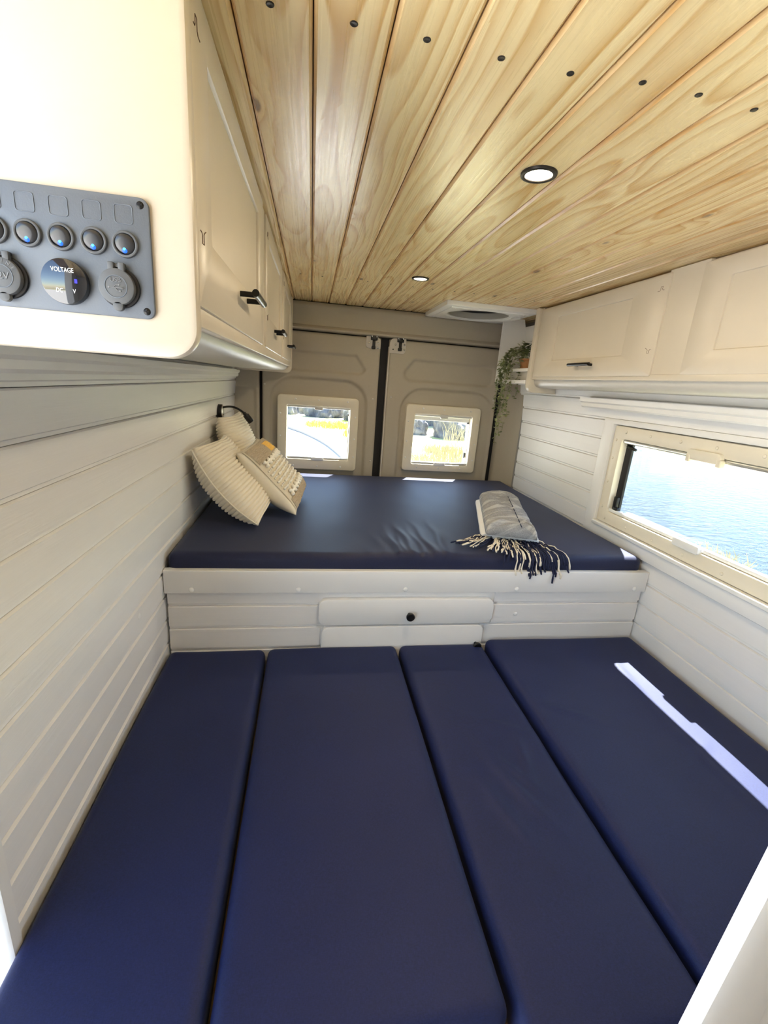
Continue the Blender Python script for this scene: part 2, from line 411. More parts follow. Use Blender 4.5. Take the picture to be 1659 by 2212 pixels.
# ceiling of pine boards
bm = bmesh.new(); holes_box(bm, -.66, 1.46, -.80, 2.84, [(.72, 1.038, 2.355, 2.675)], ZT + .0135, ZT + .09, axis='z')
ce = tag(mobj('ceiling', bm, 'joint_brown'), 'varnished knotty pine board ceiling', 'ceiling', kind='structure')
def pine_mesh(L, Wd, T=.012, c=.0042):
    h = Wd / 2 - .0009
    pr = [(-h, T), (-h, c), (-h + c * 1.1, 0), (h - c * 1.1, 0), (h, c), (h, T)]
    bm = bmesh.new(); n = 1
    loops_mesh(bm, [[(x, y, z) for x, z in pr] for y in (-L / 2, L / 2)])
    bmesh.ops.recalc_face_normals(bm, faces=bm.faces); me = bpy.data.meshes.new('plank'); bm.to_mesh(me); bm.free(); me.materials.append(M['pine']); return me
PW = .0955; pm = pine_mesh(3.55, PW); pm_short = pine_mesh(3.09, PW)
pinex = [-.1046 + PW * (i - .5) for i in range(-3, 16)]
for i, x in enumerate(pinex):
    cut = .69 < x < 1.03        # boards that stop at the roof vent
    o = bpy.data.objects.new('plank', pm_short if cut else pm); COL.objects.link(o); o.parent = ce; o.location = (x, (2.305 - 1.545) if cut else (2.765 - 1.775), ZT)
# sunk screws in the boards
bm = bmesh.new()
prof = [(.0001, -.0005), (.0042, -.0010), (.0050, -.0004), (.0050, .002)]
loops_mesh(bm, [[(r * math.cos(2 * PI * t / 12), r * math.sin(2 * PI * t / 12), z) for t in range(12)] for r, z in prof])
bmesh.ops.recalc_face_normals(bm, faces=bm.faces); scm = bpy.data.meshes.new('screw'); bm.to_mesh(scm); bm.free(); scm.materials.append(M['screw_dark'])
for x in pinex[3:]:
    for yy in (.68, 2.095):
        if x < -.12 or x > 1.08: continue
        o = bpy.data.objects.new('screw', scm); COL.objects.link(o); o.parent = ce; o.location = (x + random.uniform(-.005, .005), yy + random.uniform(-.006, .006), ZT - .0002); o.scale = (1.0, 1.0, 1) if yy < 1 else (.72, .72, 1)
# floor
bm = bmesh.new(); bbox(bm, -.62, 1.45, -.80, 2.83, -.06, 0.0)
tag(mobj('floor', bm, 'floor_oak'), 'brown timber floor under the seats', 'floor', kind='structure')
bm = bmesh.new(); bbox(bm, -.66, 1.46, -.84, -.80, -.06, 1.90)  # unseen partition added to keep out sky light from the open front
tag(mobj('front_light_block', bm, 'front_block_grey'), 'unseen grey partition added behind the camera to block sky light', 'wall', kind='structure')
bm = bmesh.new(); bbox(bm, -.62, XL - .03, -.82, -.28, -.05, 1.90)  # unseen post, widened into the door opening to reduce the light
tag(mobj('trim_8', bm, 'van_body'), 'unseen white post widened to cut light from the sliding door opening', 'trim', kind='structure')
# door jamb at the front end of the left wall
profile('trim_1', [(-.62, .548), (-.437, .548), (-.432, .552), (-.432, .572), (-.437, .576), (-.62, .576)], 'z', 0, 1.79, 'white_paint')
tag(bpy.data.objects['trim_1'], 'white upright jamb strip ending the left wall', 'trim', kind='structure')
# ---- rear wall: dark body behind the doors
WL = (-.137, .236, .911, 1.229); WR = (.638, 1.010, .913, 1.225)
bm = bmesh.new(); holes_box(bm, -.64, 1.46, -.05, 1.98, [(WL[0] - .02, WL[1] + .02, WL[2] - .02, WL[3] + .02), (WR[0] - .02, WR[1] + .02, WR[2] - .02, WR[3] + .02)], 2.815, 2.850)
tag(mobj('wall_rear', bm, 'black_rubber'), 'black rubber door seal and body frame behind the rear doors', 'wall', kind='structure')
hd = [(2.815, 1.648), (2.752, 1.648), (2.744, 1.652), (2.742, 1.660), (2.746, 1.668), (2.757, 1.676), (2.760, 1.70), (2.758, 1.755), (2.752, 1.772), (2.752, 1.784), (2.760, 1.796), (2.815, 1.796)]
o = profile('trim_2', hd, 'x', -.46, 1.20, 'door_plastic'); tag(o, 'grey beige plastic header panel above the rear doors', 'header panel', kind='structure')
# slight curve of the header towards the right corner
# pillars either side
def sdf_rr(x, z, x0, x1, z0, z1, r):
    cx, cz = (x0 + x1) / 2, (z0 + z1) / 2; qx = abs(x - cx) - ((x1 - x0) / 2 - r); qz = abs(z - cz) - ((z1 - z0) / 2 - r)
    return math.hypot(max(qx, 0), max(qz, 0)) + min(max(qx, qz), 0) - r
def relief_panel(name, x0, x1, z0, z1, y, fn, mat, hole=None, step=.0075, edge=.006, slant=None):
    nx, nz = max(2, int((x1 - x0) / step)), max(2, int((z1 - z0) / step)); bm = bmesh.new(); g = []
    for i in range(nx + 1):
        col = []
        for j in range(nz + 1):
            x = x0 + (x1 - x0) * i / nx; z = z0 + (z1 - z0) * j / nz
            e = min(x - x0, x1 - x, z - z0, z1 - z); yy = y + fn(x, z) + (edge * (1 - math.sqrt(max(0, 1 - (1 - min(1, e / .012)) ** 2))))
            if slant: yy += slant * (x - x0)
            col.append(bm.verts.new((x, yy, z)))
        g.append(col)
    for i in range(nx):
        for j in range(nz):
            x = x0 + (x1 - x0) * (i + .5) / nx; z = z0 + (z1 - z0) * (j + .5) / nz
            if hole and hole[0] < x < hole[1] and hole[2] < z < hole[3]: continue
            bm.faces.new((g[i][j], g[i + 1][j], g[i + 1][j + 1], g[i][j + 1]))
    # return edges to give the panel its thickness
    def back(vs_):
        b = [bm.verts.new((v.co.x, y + .04, v.co.z)) for v in vs_]
        for k_ in range(len(vs_) - 1): bm.faces.new((vs_[k_], vs_[k_ + 1], b[k_ + 1], b[k_]))
    back(g[0]); back(g[-1]); back([c[0] for c in g]); back([c[-1] for c in g])
    return mobj(name, bm, mat, None, smooth=True)
st = lambda d, w: sm(.5 - d / w)      # 1 inside, 0 outside
fnL = lambda x, z: .018 * st(sdf_rr(x, z, -.235, .335, .60, 1.385, .14), .014) + .012 * st(sdf_rr(x, z, -.60, .318, 1.428, 1.53, .05) if x < .25 else max(sdf_rr(x, z, -.6, .318, 1.428, 1.60, .045), (x - .318) * .78 + (z - 1.455) * .62), .014)
fnR = lambda x, z: .018 * st(sdf_rr(x, z, .548, 1.150, .60, 1.372, .14), .014) + .012 * st(max(sdf_rr(x, z, .555, 1.122, 1.415, 1.535, .04), (.575 - x) * .8 + (z - 1.49) * .6), .014)
dl = tag(relief_panel('door_1', -.279, .398, .10, 1.640, YD, fnL, 'door_plastic', hole=WL), 'left leaf of the grey beige rear doors with small square window', 'door', kind='structure')
dr = tag(relief_panel('door_2', .452, 1.158, .10, 1.640, YD, fnR, 'door_plastic', hole=WR), 'right leaf of the grey beige rear doors with small square window', 'door', kind='structure')
fnP = lambda x, z: .008 * st(sdf_rr(x, z, -.60, -.318, .30, 1.305, .02), .016)
tag(relief_panel('trim_3', -.47, -.297, .10, 1.70, YD - .004, fnP, 'door_plastic'), 'grey beige plastic corner pillar beside the reading lamp', 'pillar', kind='structure')
fnQ = lambda x, z: .006 * st(sdf_rr(x, z, 1.205, 1.275, .30, 1.30, .02), .012)
o = relief_panel('trim_4', 1.192, 1.30, .10, 1.70, YD - .004, fnQ, 'door_plastic', slant=-1.35)
tag(o, 'grey beige plastic corner pillar behind the trailing plant', 'pillar', kind='structure')
# screws, meeting edge and latches of the doors
def dome(name, p, r, mat, parent, axis='y', s=-1, h=.5):
    bm = bmesh.new(); loops = []
    for i in range(5):
        a = PI / 2 * i / 4; rr = max(r * math.cos(a), r * .04); d = r * h * math.sin(a)
        l = []
        for t in range(12):
            ca, sa = rr * math.cos(2 * PI * t / 12), rr * math.sin(2 * PI * t / 12)
            l.append({'y': (p[0] + ca, p[1] + s * d, p[2] + sa), 'x': (p[0] + s * d, p[1] + ca, p[2] + sa), 'z': (p[0] + ca, p[1] + sa, p[2] + s * d)}[axis])
        loops.append(l)
    loops_mesh(bm, loops); return mobj(name, bm, mat, parent, smooth=True)
for p in ((.372, 1.292), (.380, .912), (-.266, 1.335)): dome('screw', (p[0], YD, p[1]), .006, 'zinc', dl)
for p in ((.483, 1.311), (1.138, 1.335)): dome('screw', (p[0], YD, p[1]), .006, 'zinc', dr)
box('edge_strip', .446, .454, YD - .004, YD + .03, .10, 1.60, 'door_lip', dr, .002)
def latch(parent, x0, x1, z0, z1, left):
    r = (.018, .004, .030, .004) if left else (.004, .018, .004, .030)
    pl = plate('latch', RR(x0, x1, z0, z1, r), 'y', YD + .002, YD - .006, 'door_lip', parent, .002)
    cx = (x0 + x1) / 2 + (.002 if left else .014)
    bm = bmesh.new(); bbox(bm, cx - .020, cx + .020, YD - .018, YD - .005, z1 - .022, z1 + .006, .004); mobj('catch', bm, 'black_metal', pl, smooth=True)
    bm = bmesh.new(); bbox(bm, cx - .0085, cx + .0085, YD - .014, YD - .005, z1 - .062, z1 - .018, .003); bbox(bm, cx - .013, cx + .010, YD - .018, YD - .005, z1 - .070, z1 - .052, .004); mobj('lever', bm, 'black_metal', pl, smooth=True)
    for s in (-.014, .014): box('pin', cx + s - .0025, cx + s + .0025, YD - .021, YD - .012, z1 - .006, z1 + .010, 'steel', pl, .001)
    for (dx, dz) in ((-.028, -.036), (.026, -.034), (.026, -.060)):
        px = cx + dx
        if x0 < px < x1: dome('bolt', (px, YD - .006, z1 + dz), .0055, 'steel', pl)
    dome('hole_plug', ((x1 - .016 if left else x0 + .022), YD - .006, z0 + .008 if left else z0 + .022), .004, 'black_rubber', pl)
latch(dl, .310, .397, 1.580, 1.646, True); latch(dr, .450, .548, 1.563, 1.648, False)
# ---- windows of the doors
def door_window(parent, o4, i4, fy=.0):
    F = ringplate('window_frame', RR(*o4, .022), RR(*i4, .010), 'y', YD + .082, YD - .022, 'window_cream', parent, .006)
    # inner step of the frame
    box('pane', i4[0] - .004, i4[1] + .004, YD + .062, YD + .068, i4[2] - .004, i4[3] + .004, 'acrylic', F)
    box('blind_rail', i4[0], i4[1], YD - .012, YD + .010, i4[3] - .013, i4[3], 'aluminium', F, .003)
    box('blind_rail', i4[0], i4[1], YD - .012, YD + .010, i4[2], i4[2] + .012, 'aluminium', F, .003)
    cx = (i4[0] + i4[1]) / 2
    plate('blind_catch', RR(cx - .024, cx + .024, i4[3] - .022, i4[3] + .004, .006), 'y', YD - .010, YD - .026, 'zinc', F, .002)
    plate('blind_catch', RR(cx - .036, cx + .036, i4[2] - .006, i4[2] + .014, .008), 'y', YD - .010, YD - .028, 'white_plastic', F, .002)
    for t in (.22, .5, .86): dome('screw', (o4[0] + (o4[1] - o4[0]) * t, YD - .022, o4[3] - .022), .005, 'white_plastic', F)
    for t in (.2, .45, .75):
        for xx in (o4[0] + .018, o4[1] - .018): dome('screw', (xx, YD - .022, o4[2] + (o4[3] - o4[2]) * t), .005, 'white_plastic', F)
    for t in (.2, .5, .8): dome('screw', (o4[0] + (o4[1] - o4[0]) * t, YD - .022, o4[2] + .022), .005, 'white_plastic', F)
    box('hinge_stay', i4[1] - .012, i4[1] - .003, YD + .030, YD + .060, i4[3] - .050, i4[3] - .038, 'black_metal', F, .002)
    return F
FL = door_window(dl, (-.192, .287, .848, 1.287), WL)
FR = door_window(dr, (.580, 1.061, .868, 1.280), WR)
box('blind_cassette', WR[0], WR[1], YD + .030, YD + .060, WR[3] - .042, WR[3] - .014, 'white_plastic', FR, .006)
box('hinge_stay', WR[1] - .010, WR[1] - .004, YD + .030, YD + .055, .955, .990, 'black_metal', FR, .002)
# ---- long window in the right wall
OW = (.680, 1.715, .885, 1.293); IW = (.735, 1.660, .935, 1.242)
w1 = ringplate('window_1', RR(*OW, .008), RR(*IW, .014), 'x', XR + .028, XR - .012, 'window_cream', None, .004)
tag(w1, 'long cream framed window looking out on the sea', 'window', kind='structure')
box('pane', XR + .021, XR + .025, IW[0] - .003, IW[1] + .003, IW[2] - .003, IW[3] + .003, 'acrylic', w1)
ringplate('pane_surround', RR(IW[0] - .002, IW[1] + .002, IW[2] - .002, IW[3] + .002, .012), RR(IW[0] + .034, IW[1] - .034, IW[2] + .004, IW[3] - .004, .010), 'x', XR + .027, XR + .017, 'black_rubber', w1, .002)
box('blind_rail', XR - .006, XR + .016, IW[0], IW[1], IW[3] - .016, IW[3] - .002, 'aluminium', w1, .004)
box('blind_rail', XR - .004, XR + .014, IW[0], IW[1], IW[2] + .001, IW[2] + .016, 'white_plastic', w1, .004)
plate('blind_catch', RR(1.185, 1.315, 1.222, 1.256, .012), 'x', XR - .008, XR - .024, 'window_cream', w1, .003)
for yy in (1.188, 1.306): box('catch_foot', XR - .026, XR - .006, yy - .009, yy + .009, 1.214, 1.238, 'window_cream', w1, .004)
plate('blind_catch', RR(1.175, 1.285, .928, .956, .008), 'x', XR - .006, XR - .022, 'white_plastic', w1, .003)
bm = bmesh.new(); bbox(bm, XR + .002, XR + .018, 1.628, 1.650, .945, 1.005, .004); bbox(bm, XR - .002, XR + .016, 1.612, 1.640, .940, .962, .004); mobj('window_catch', bm, 'black_metal', w1, smooth=True)
bm = bmesh.new(); tube(bm, [(XR + .012, 1.648, 1.215), (XR + .014, 1.600, 1.207)], .006, 8); mobj('stay_arm', bm, 'black_metal', w1, smooth=True)
for t in (.07, .22, .37, .52, .66, .80, .93):
    yy = OW[0] + (OW[1] - OW[0]) * t
    dome('screw', (XR - .012, yy, OW[3] - .022), .006, 'window_cream', w1, 'x'); dome('screw', (XR - .012, yy + .02, OW[2] + .020), .006, 'window_cream', w1, 'x')
for z in (.95, 1.06, 1.16, 1.235): dome('screw', (XR - .012, OW[1] - .022, z), .006, 'window_cream', w1, 'x')
# white boards framing it
t5 = ringplate('trim_5', RR(.610, 1.785, .820, 1.318, .003, 2), RR(OW[0] - .004, OW[1] + .004, OW[2] - .004, OW[3] + .004, .003, 2), 'x', XR + .03, XR - .020, 'white_paint', None, .002)
tag(t5, 'white board surround of the long sea window', 'trim', kind='structure')
box('sill_ledge', XR - .030, XR + .0, .60, 1.720, .868, .884, 'white_paint', t5, .003)
# strip along the top of each wall, under the cabinets
pr = [(XR + .01, 1.352), (XR - .045, 1.352), (XR - .052, 1.358), (XR - .052, 1.372), (XR - .062, 1.378), (XR - .064, 1.396), (XR + .01, 1.396)]
tag(profile('trim_6', pr, 'y', .30, 1.93, 'white_paint'), 'white moulded strip along the right wall under the cabinet', 'trim', kind='structure')
pr = [(XL - .01, 1.366), (XL + .046, 1.366), (XL + .052, 1.372), (XL + .052, 1.384), (XL + .060, 1.390), (XL + .060, 1.402), (XL - .01, 1.402)]
tag(profile('trim_7', pr, 'y', .58, 2.62, 'white_paint'), 'white moulded strip along the left wall under the cabinet', 'trim', kind='structure')
# small screw caps on the left wall
for p in ((1.162, .739),): dome('screw_cap', (XL, p[0], p[1]), .009, 'white_plastic', wl, 'x', 1)

# ================================================================== BED
bed = thing('bed_base', (.41, 1.6, 0), 'white bed platform with boarded front and two drawers under the navy mattress', 'bed')
box('carcass', XL + .006, XR - .006, YB + .011, 2.735, .02, .752, 'white_paint', bed)
for i in range(-3, 3):
    z0 = .571 + i * .082
    if z0 < .30 or z0 > .70: continue
    for (a, b) in (((XL + .008, .040), (.672, XR - .008)) if z0 > .55 else ((XL + .008, .052), (.648, XR - .008))):
        o = board(bed, 'plank', b - a, .082, (0, 0, 0), (0, 0, 0), 'white_boards_across'); o.location = Vector(((a + b) / 2, YB + .010, z0 + .041)) + WO(bed)
for i in range(-3, 3):
    z0 = .571 + i * .082
    if .30 < z0 < .70:
        o = board(bed, 'plank', .632, .082, (0, 0, 0), (0, 0, 0), 'white_boards_across'); o.location = Vector((.356, YB + .014, z0 + .041)) + WO(bed)
fb = plate('front_board', RR(XL + .003, XR - .003, .705, .784, .002, 2), 'y', YB + .011, YB - .014, 'white_paint', bed, .0025)
for x in (-.356, -.023, .337, .745, 1.217): dome('screw_cap', (x, YB - .014, .718), .0085, 'white_plastic', fb, 'y', -1, .55)
dome('screw_cap', (.763, YB, .612), .008, 'white_plastic', bed, 'y', -1, .55)
def drawer(x0, x1, z0, z1, kx, kz):
    d = plate('drawer', RR(x0, x1, z0, z1, .028, 8), 'y', YB + .010, YB - .016, 'white_paint', bed, .004)
    bm = bmesh.new(); prof = [(.006, 0), (.006, .012), (.009, .014), (.0145, .017), (.0150, .024), (.0125, .027), (.001, .0275)]
    loops_mesh(bm, [[(kx + r * math.cos(2 * PI * t / 20), YB - .016 - h, kz + r * math.sin(2 * PI * t / 20)) for t in range(20)] for r, h in prof]); sharp(mobj('knob', bm, 'black_metal', d, smooth=True), 40)
drawer(.045, .668, .583, .681, .359, .624); drawer(.057, .641, .33, .577, .617, .503)
# ---- mattress with a gathered sheet
def mat_fn(x, y):
    # creases run back from where the sheet is pulled over the front edge
    z = .004 * (noise.noise(Vector((x * 2.2, y * 2.2, 1.3)))) + .0012 * noise.noise(Vector((x * 9, y * 5, 4)))
    for k_, (xa, xb, ln, am, wd) in enumerate(((.312, .290, .36, .0085, .011), (.338, .345, .30, .0060, .010), (.368, .350, .40, .0090, .012), (.405, .392, .34, .0055, .010), (.440, .428, .42, .0095, .012), (.478, .515, .48, .0080, .013), (.525, .560, .30, .0030, .014), (.262, .235, .26, .0035, .014), (.205, .17, .22, .0022, .014))):
        t = (y - 1.39) / .45; xr = xa + (xb - xa) * t + .006 * math.sin(y * 23 + k_ * 1.7); d = (x - xr) / wd
        if -4 < d < 6: z += am * (math.exp(-d * d) if d < 0 else math.exp(-(d / 1.7) ** 2)) * (1 - sm((y - 1.42) / ln)) * sm((y - 1.35) / .05 + .4)
    return z
mt = softbox('mattress', XL + .010, XR - .022, YB + .006, 2.715, .754, .834, .026, 330, 120, 'navy_sheet', None, mat_fn, nz=2)
tag(mt, 'thin navy blue mattress on the white bed platform', 'mattress')
# ---- lower seat cushions and their bench
bench = thing('bench_base', (.41, .7, 0), 'white bench under the four navy seat cushions', 'bench')
box('side_panel', XL + .004, -.118, .40, YB - .03, 0, .405, 'white_paint', bench); box('side_panel', .655, XR - .004, .40, YB - .03, 0, .405, 'white_paint', bench)
box('seat_board', XL + .004, XR - .004, .385, YB - .02, .405, .420, 'wood_raw', bench)
def seat_fn(seed, creases=()):
    def f(x, y):
        z = .005 * noise.noise(Vector((x * 2.5 + seed, y * 2.5, seed))) + .0012 * noise.noise(Vector((x * 8, y * 8, seed)))
        for (cx, cy, a, ln, wd, am) in creases:
            dx, dy = x - cx, y - cy; l = dx * math.cos(a) + dy * math.sin(a); t = -dx * math.sin(a) + dy * math.cos(a) + .25 * l * l
            z += am * math.exp(-(l / ln) ** 2 - (t / wd) ** 2)
        return z
    return f
def seat(x0, x1, y0, y1, top, seed, label, cr=()):
    o = softbox('seat_cushion', x0, x1, y0, y1, .421, top, .022, 44, 80, 'navy_fabric', None, seat_fn(seed, cr), nz=1)
    return tag(o, label, 'cushion', 'navy seat cushions laid side by side')
s1 = seat(-.433, -.128, .33, 1.366, .502, 1.0, 'navy seat cushion lying along the left board wall')
s2 = seat(-.120, .322, .385, 1.366, .502, 2.0, 'broad navy seat cushion second from the reading lamp wall')
s3 = seat(.332, .643, .336, 1.366, .502, 3.0, 'narrow creased navy seat cushion next to the sunlit one', [(.52, .80, 2.2, .07, .010, .006), (.50, .76, 2.0, .09, .012, .006), (.56, .84, 1.4, .06, .012, .005), (.45, .70, 1.9, .10, .014, .004), (.56, .95, 2.7, .07, .010, .004)])
s4 = seat(.652, 1.250, .368, 1.366, .518, 4.0, 'sunlit navy seat cushion under the long window', [(.76, .98, 2.6, .07, .010, .004), (1.03, .9, 1.5, .3, .008, .0035), (1.0, .78, .6, .08, .008, .003)])
# end panel of the seats next to the camera
ep = thing('seat_end_panel', (.93, .315, 0), 'white boarded end panel at the foot of the sunlit seat cushion', 'panel')
for i in range(7):
    a = .590 + i * .095
    pr = [(a + .0, .302), (a + .001, .291), (a + .005, .286), (a + .090, .286), (a + .0945, .291), (a + .0945, .302)]
    profile('plank', pr, 'z', 0, 1.12, 'white_paint', ep, smooth=False)
plate('edge_strip', lambda i: [(.440 + i, i), (.592 - i, i), (.592 - i, 1.124 - i), (.538 + i, 1.124 - i)], 'y', .302, .282, 'white_paint', ep, .003)

# ================================================================== OVERHEAD CABINETS
def shaker_door(parent, sgn, xf, ya, yb, z0, z1, ins, T=.018, hy=None, hz=None, hl=.15, stile=None):
    """door facing sgn*x; xf = outer face; ins = (left/right inset, top, bottom)"""
    out = RR(ya, yb, z0, z1, .006, 3); inn = RR(ya + ins[0], yb - ins[0], z0 + ins[2], z1 - ins[1], .003, 3)
    D = ringplate('door', out, inn, 'x', xf - sgn * T, xf, 'cabinet_cream', parent, .003)
    box('door_panel', min(xf - sgn * .014, xf - sgn * .006), max(xf - sgn * .014, xf - sgn * .006), ya + ins[0] - .004, yb - ins[0] + .004, z0 + ins[2] - .004, z1 - ins[1] + .004, 'cabinet_cream', D)
    # scribed joints between stile and rails, as small machined grooves
    for (yj, zj, dz) in ((ya + .030, z1 - .048, 1), (ya + .030, z0 + .085, -1)):
        bm = bmesh.new(); q = .0003 * sgn
        tube(bm, [(xf + q, yj + a * .004, zj + b * .012 * dz) for a, b in ((-3.2, 0), (-1.6, .05), (-1.0, .3), (-1.0, 1), (1.0, 1), (1.0, .1), (1.8, -.1), (4.0, -.45 if dz < 0 else -.1))], .0006, 4)
        mobj('joint_groove', bm, 'joint_brown', D)
    if hy is not None:
        bm = bmesh.new(); tube(bm, [(xf + sgn * .030, hy - hl / 2, hz), (xf + sgn * .030, hy + hl / 2, hz)], .0065, 12)
        for s in (-1, 1): tube(bm, [(xf, hy + s * hl * .32, hz), (xf + sgn * .030, hy + s * hl * .32, hz)], .0050, 10)
        sharp(mobj('handle', bm, 'black_metal', D, smooth=True), 50)
    return D
# left cabinet, very slightly turned in towards the van's axis
cl = thing('overhead_cabinet', (-.135, .58, 1.40), 'cream overhead cabinet with three panelled doors above the pillows and reading lamp', 'cabinet')
xf = -.135
def end_panel(parent, y0, y1, sgn, xfront, xback, zb, ztop, r=.034):
    a, b = min(xfront, xback), max(xfront, xback)
    rs = (.001, r, .001, .001) if sgn > 0 else (r, .001, .001, .001)
    mp = MAPS['y']; oc = RR(a, b, zb, ztop, rs, 8); c = .005
    bm = bmesh.new(); loops_mesh(bm, [[mp(p, q, d) for p, q in oc(i)] for i, d in ((c, y0), (c * .3, y0 + c * .3), (0, y0 + c), (0, y1 - c), (c * .3, y1 - c * .3), (c, y1))])
    return sharp(mobj('end_panel', bm, 'cabinet_cream', parent, smooth=True), 35)
end_panel(cl, .566, .588, 1, -.127, -.452, 1.399, 1.797)
end_panel(cl, 2.668, 2.688, 1, -.131, -.452, 1.405, 1.797, .03)
box('carcass', -.452, xf - .021, .588, 2.668, 1.447, 1.796, 'cabinet_cream', cl)
box('face_rail', xf - .021, xf - .004, .588, 2.668, 1.440, 1.466, 'cabinet_cream', cl, .002)
for (a, b) in ((.588, .608), (1.280, 1.380), (1.945, 2.035), (2.645, 2.668)): box('face_stile', xf - .021, xf - .006, a, b, 1.462, 1.796, 'cabinet_cream', cl)
pr = [(xf - .018, 1.446), (xf - .019, 1.440), (xf - .024, 1.430), (xf - .036, 1.421), (xf - .052, 1.417), (-.452, 1.412), (-.452, 1.447), (xf - .10, 1.450)]
profile('underside', pr, 'y', .588, 2.668, 'cabinet_shade_grey', cl, ang=60)
for (a, b, hy) in ((.613, 1.290, .965), (1.370, 1.955, 1.66), (2.022, 2.650, 2.36)):
    shaker_door(cl, 1, xf, a, b, 1.463, 1.792, (.085, .05, .085), hy=hy, hz=1.527, hl=.13)
cl.rotation_euler = (0, 0, -.0105)
# right cabinet
cr_ = thing('overhead_cabinet', (1.1, 2.2, 1.40), 'cream overhead cabinet with panelled doors above the long sea window', 'cabinet')
xg = 1.100
end_panel(cr_, 2.226, 2.262, -1, 1.090, 1.275, 1.398, 1.797, .036)
box('carcass', xg + .021, 1.285, .30, 2.226, 1.464, 1.796, 'cabinet_cream', cr_)
box('face_rail', xg + .004, xg + .021, .30, 2.226, 1.462, 1.482, 'cabinet_cream', cr_, .002)
for (a, b) in ((2.205, 2.226), (1.255, 1.405), (.30, .42)): box('face_stile', xg + .006, xg + .021, a, b, 1.475, 1.796, 'cabinet_cream', cr_)
pr = [(xg + .018, 1.468), (xg + .019, 1.452), (xg + .024, 1.438), (xg + .034, 1.429), (xg + .050, 1.425), (1.285, 1.424), (1.285, 1.468), (xg + .08, 1.470)]
profile('underside', pr, 'y', .30, 2.226, 'cabinet_shade_grey', cr_, ang=60)
shaker_door(cr_, -1, xg, 1.392, 2.218, 1.476, 1.788, (.165, .050, .072), hy=1.774, hz=1.521, hl=.150)
shaker_door(cr_, -1, xg + .002, .425, 1.268, 1.480, 1.788, (.100, .050, .067))
box('end_panel', xg, 1.285, .280, .300, 1.40, 1.797, 'cabinet_cream', cr_, .003)

# ================================================================== SWITCH PANEL
spn = thing('switch_panel', (-.255, .566, 1.438), 'grey switch panel with blue lit rockers on the cabinet end', 'switch panel')
YS = .5655
plt = plate('face_plate', RR(-.340, -.170, 1.438, 1.5535, .009), 'y', YS, YS - .0035, 'grey_panel', spn, .0012)
yp = YS - .0035
for x in (-.331, -.178):
    for z in (1.4455, 1.5465):
        s = dome('screw', (x, yp + .0004, z), .0040, 'black_metal', plt, 'y', -1, .35)
        bm = bmesh.new(); bbox(bm, x - .0022, x + .0022, yp - .0016, yp - .0008, z - .0005, z + .0005); bbox(bm, x - .0005, x + .0005, yp - .0016, yp - .0008, z - .0022, z + .0022); mobj('cross_slot', bm, 'black_rubber', s)
XS = (-.1945, -.2245, -.255, -.2855, -.3155)
for x in XS:
    ringplate('icon_recess', RR(x - .0090, x + .0090, 1.5275, 1.5455, .0030), RR(x - .0082, x + .0082, 1.5283, 1.5447, .0026), 'y', yp + .001, yp - .0006, 'grey_panel', plt, .0003)
def rocker(x, z):
    s = ringplate('rocker_switch', CC(x, z, .0128, 32), CC(x, z, .0098, 32), 'y', yp + .001, yp - .0035, 'grey_rubber', spn, .0014)
    bm = bmesh.new(); loops = []
    for r, d in ((.0096, .0), (.0096, .0025), (.0084, .0040), (.005, .0044), (.0002, .0045)):
        loops.append([(x + r * math.cos(2 * PI * t / 28), yp - d - (.0020 * (r * math.sin(2 * PI * t / 28)) / .0096), z + r * math.sin(2 * PI * t / 28)) for t in range(28)])
    loops_mesh(bm, loops); mobj('rocker', bm, 'switch_black', s, smooth=True)
    dome('led', (x - .0005, yp - .0020, z - .0052), .0034, 'led_blue', s, 'y', -1, .5)
    dome('led_core', (x - .0005, yp - .0032, z - .0047), .0016, 'led_core', s, 'y', -1, .5)
for x in XS: rocker(x, 1.5085)
FACE = Matrix(((1, 0, 0, 0), (0, 0, -1, 0), (0, 1, 0, 0), (0, 0, 0, 1)))        # text lying in x,z facing -y
def at(x, y, z, rot=0): return Matrix.Translation((x, y, z)) @ FACE @ Matrix.Rotation(rot, 4, 'Z')
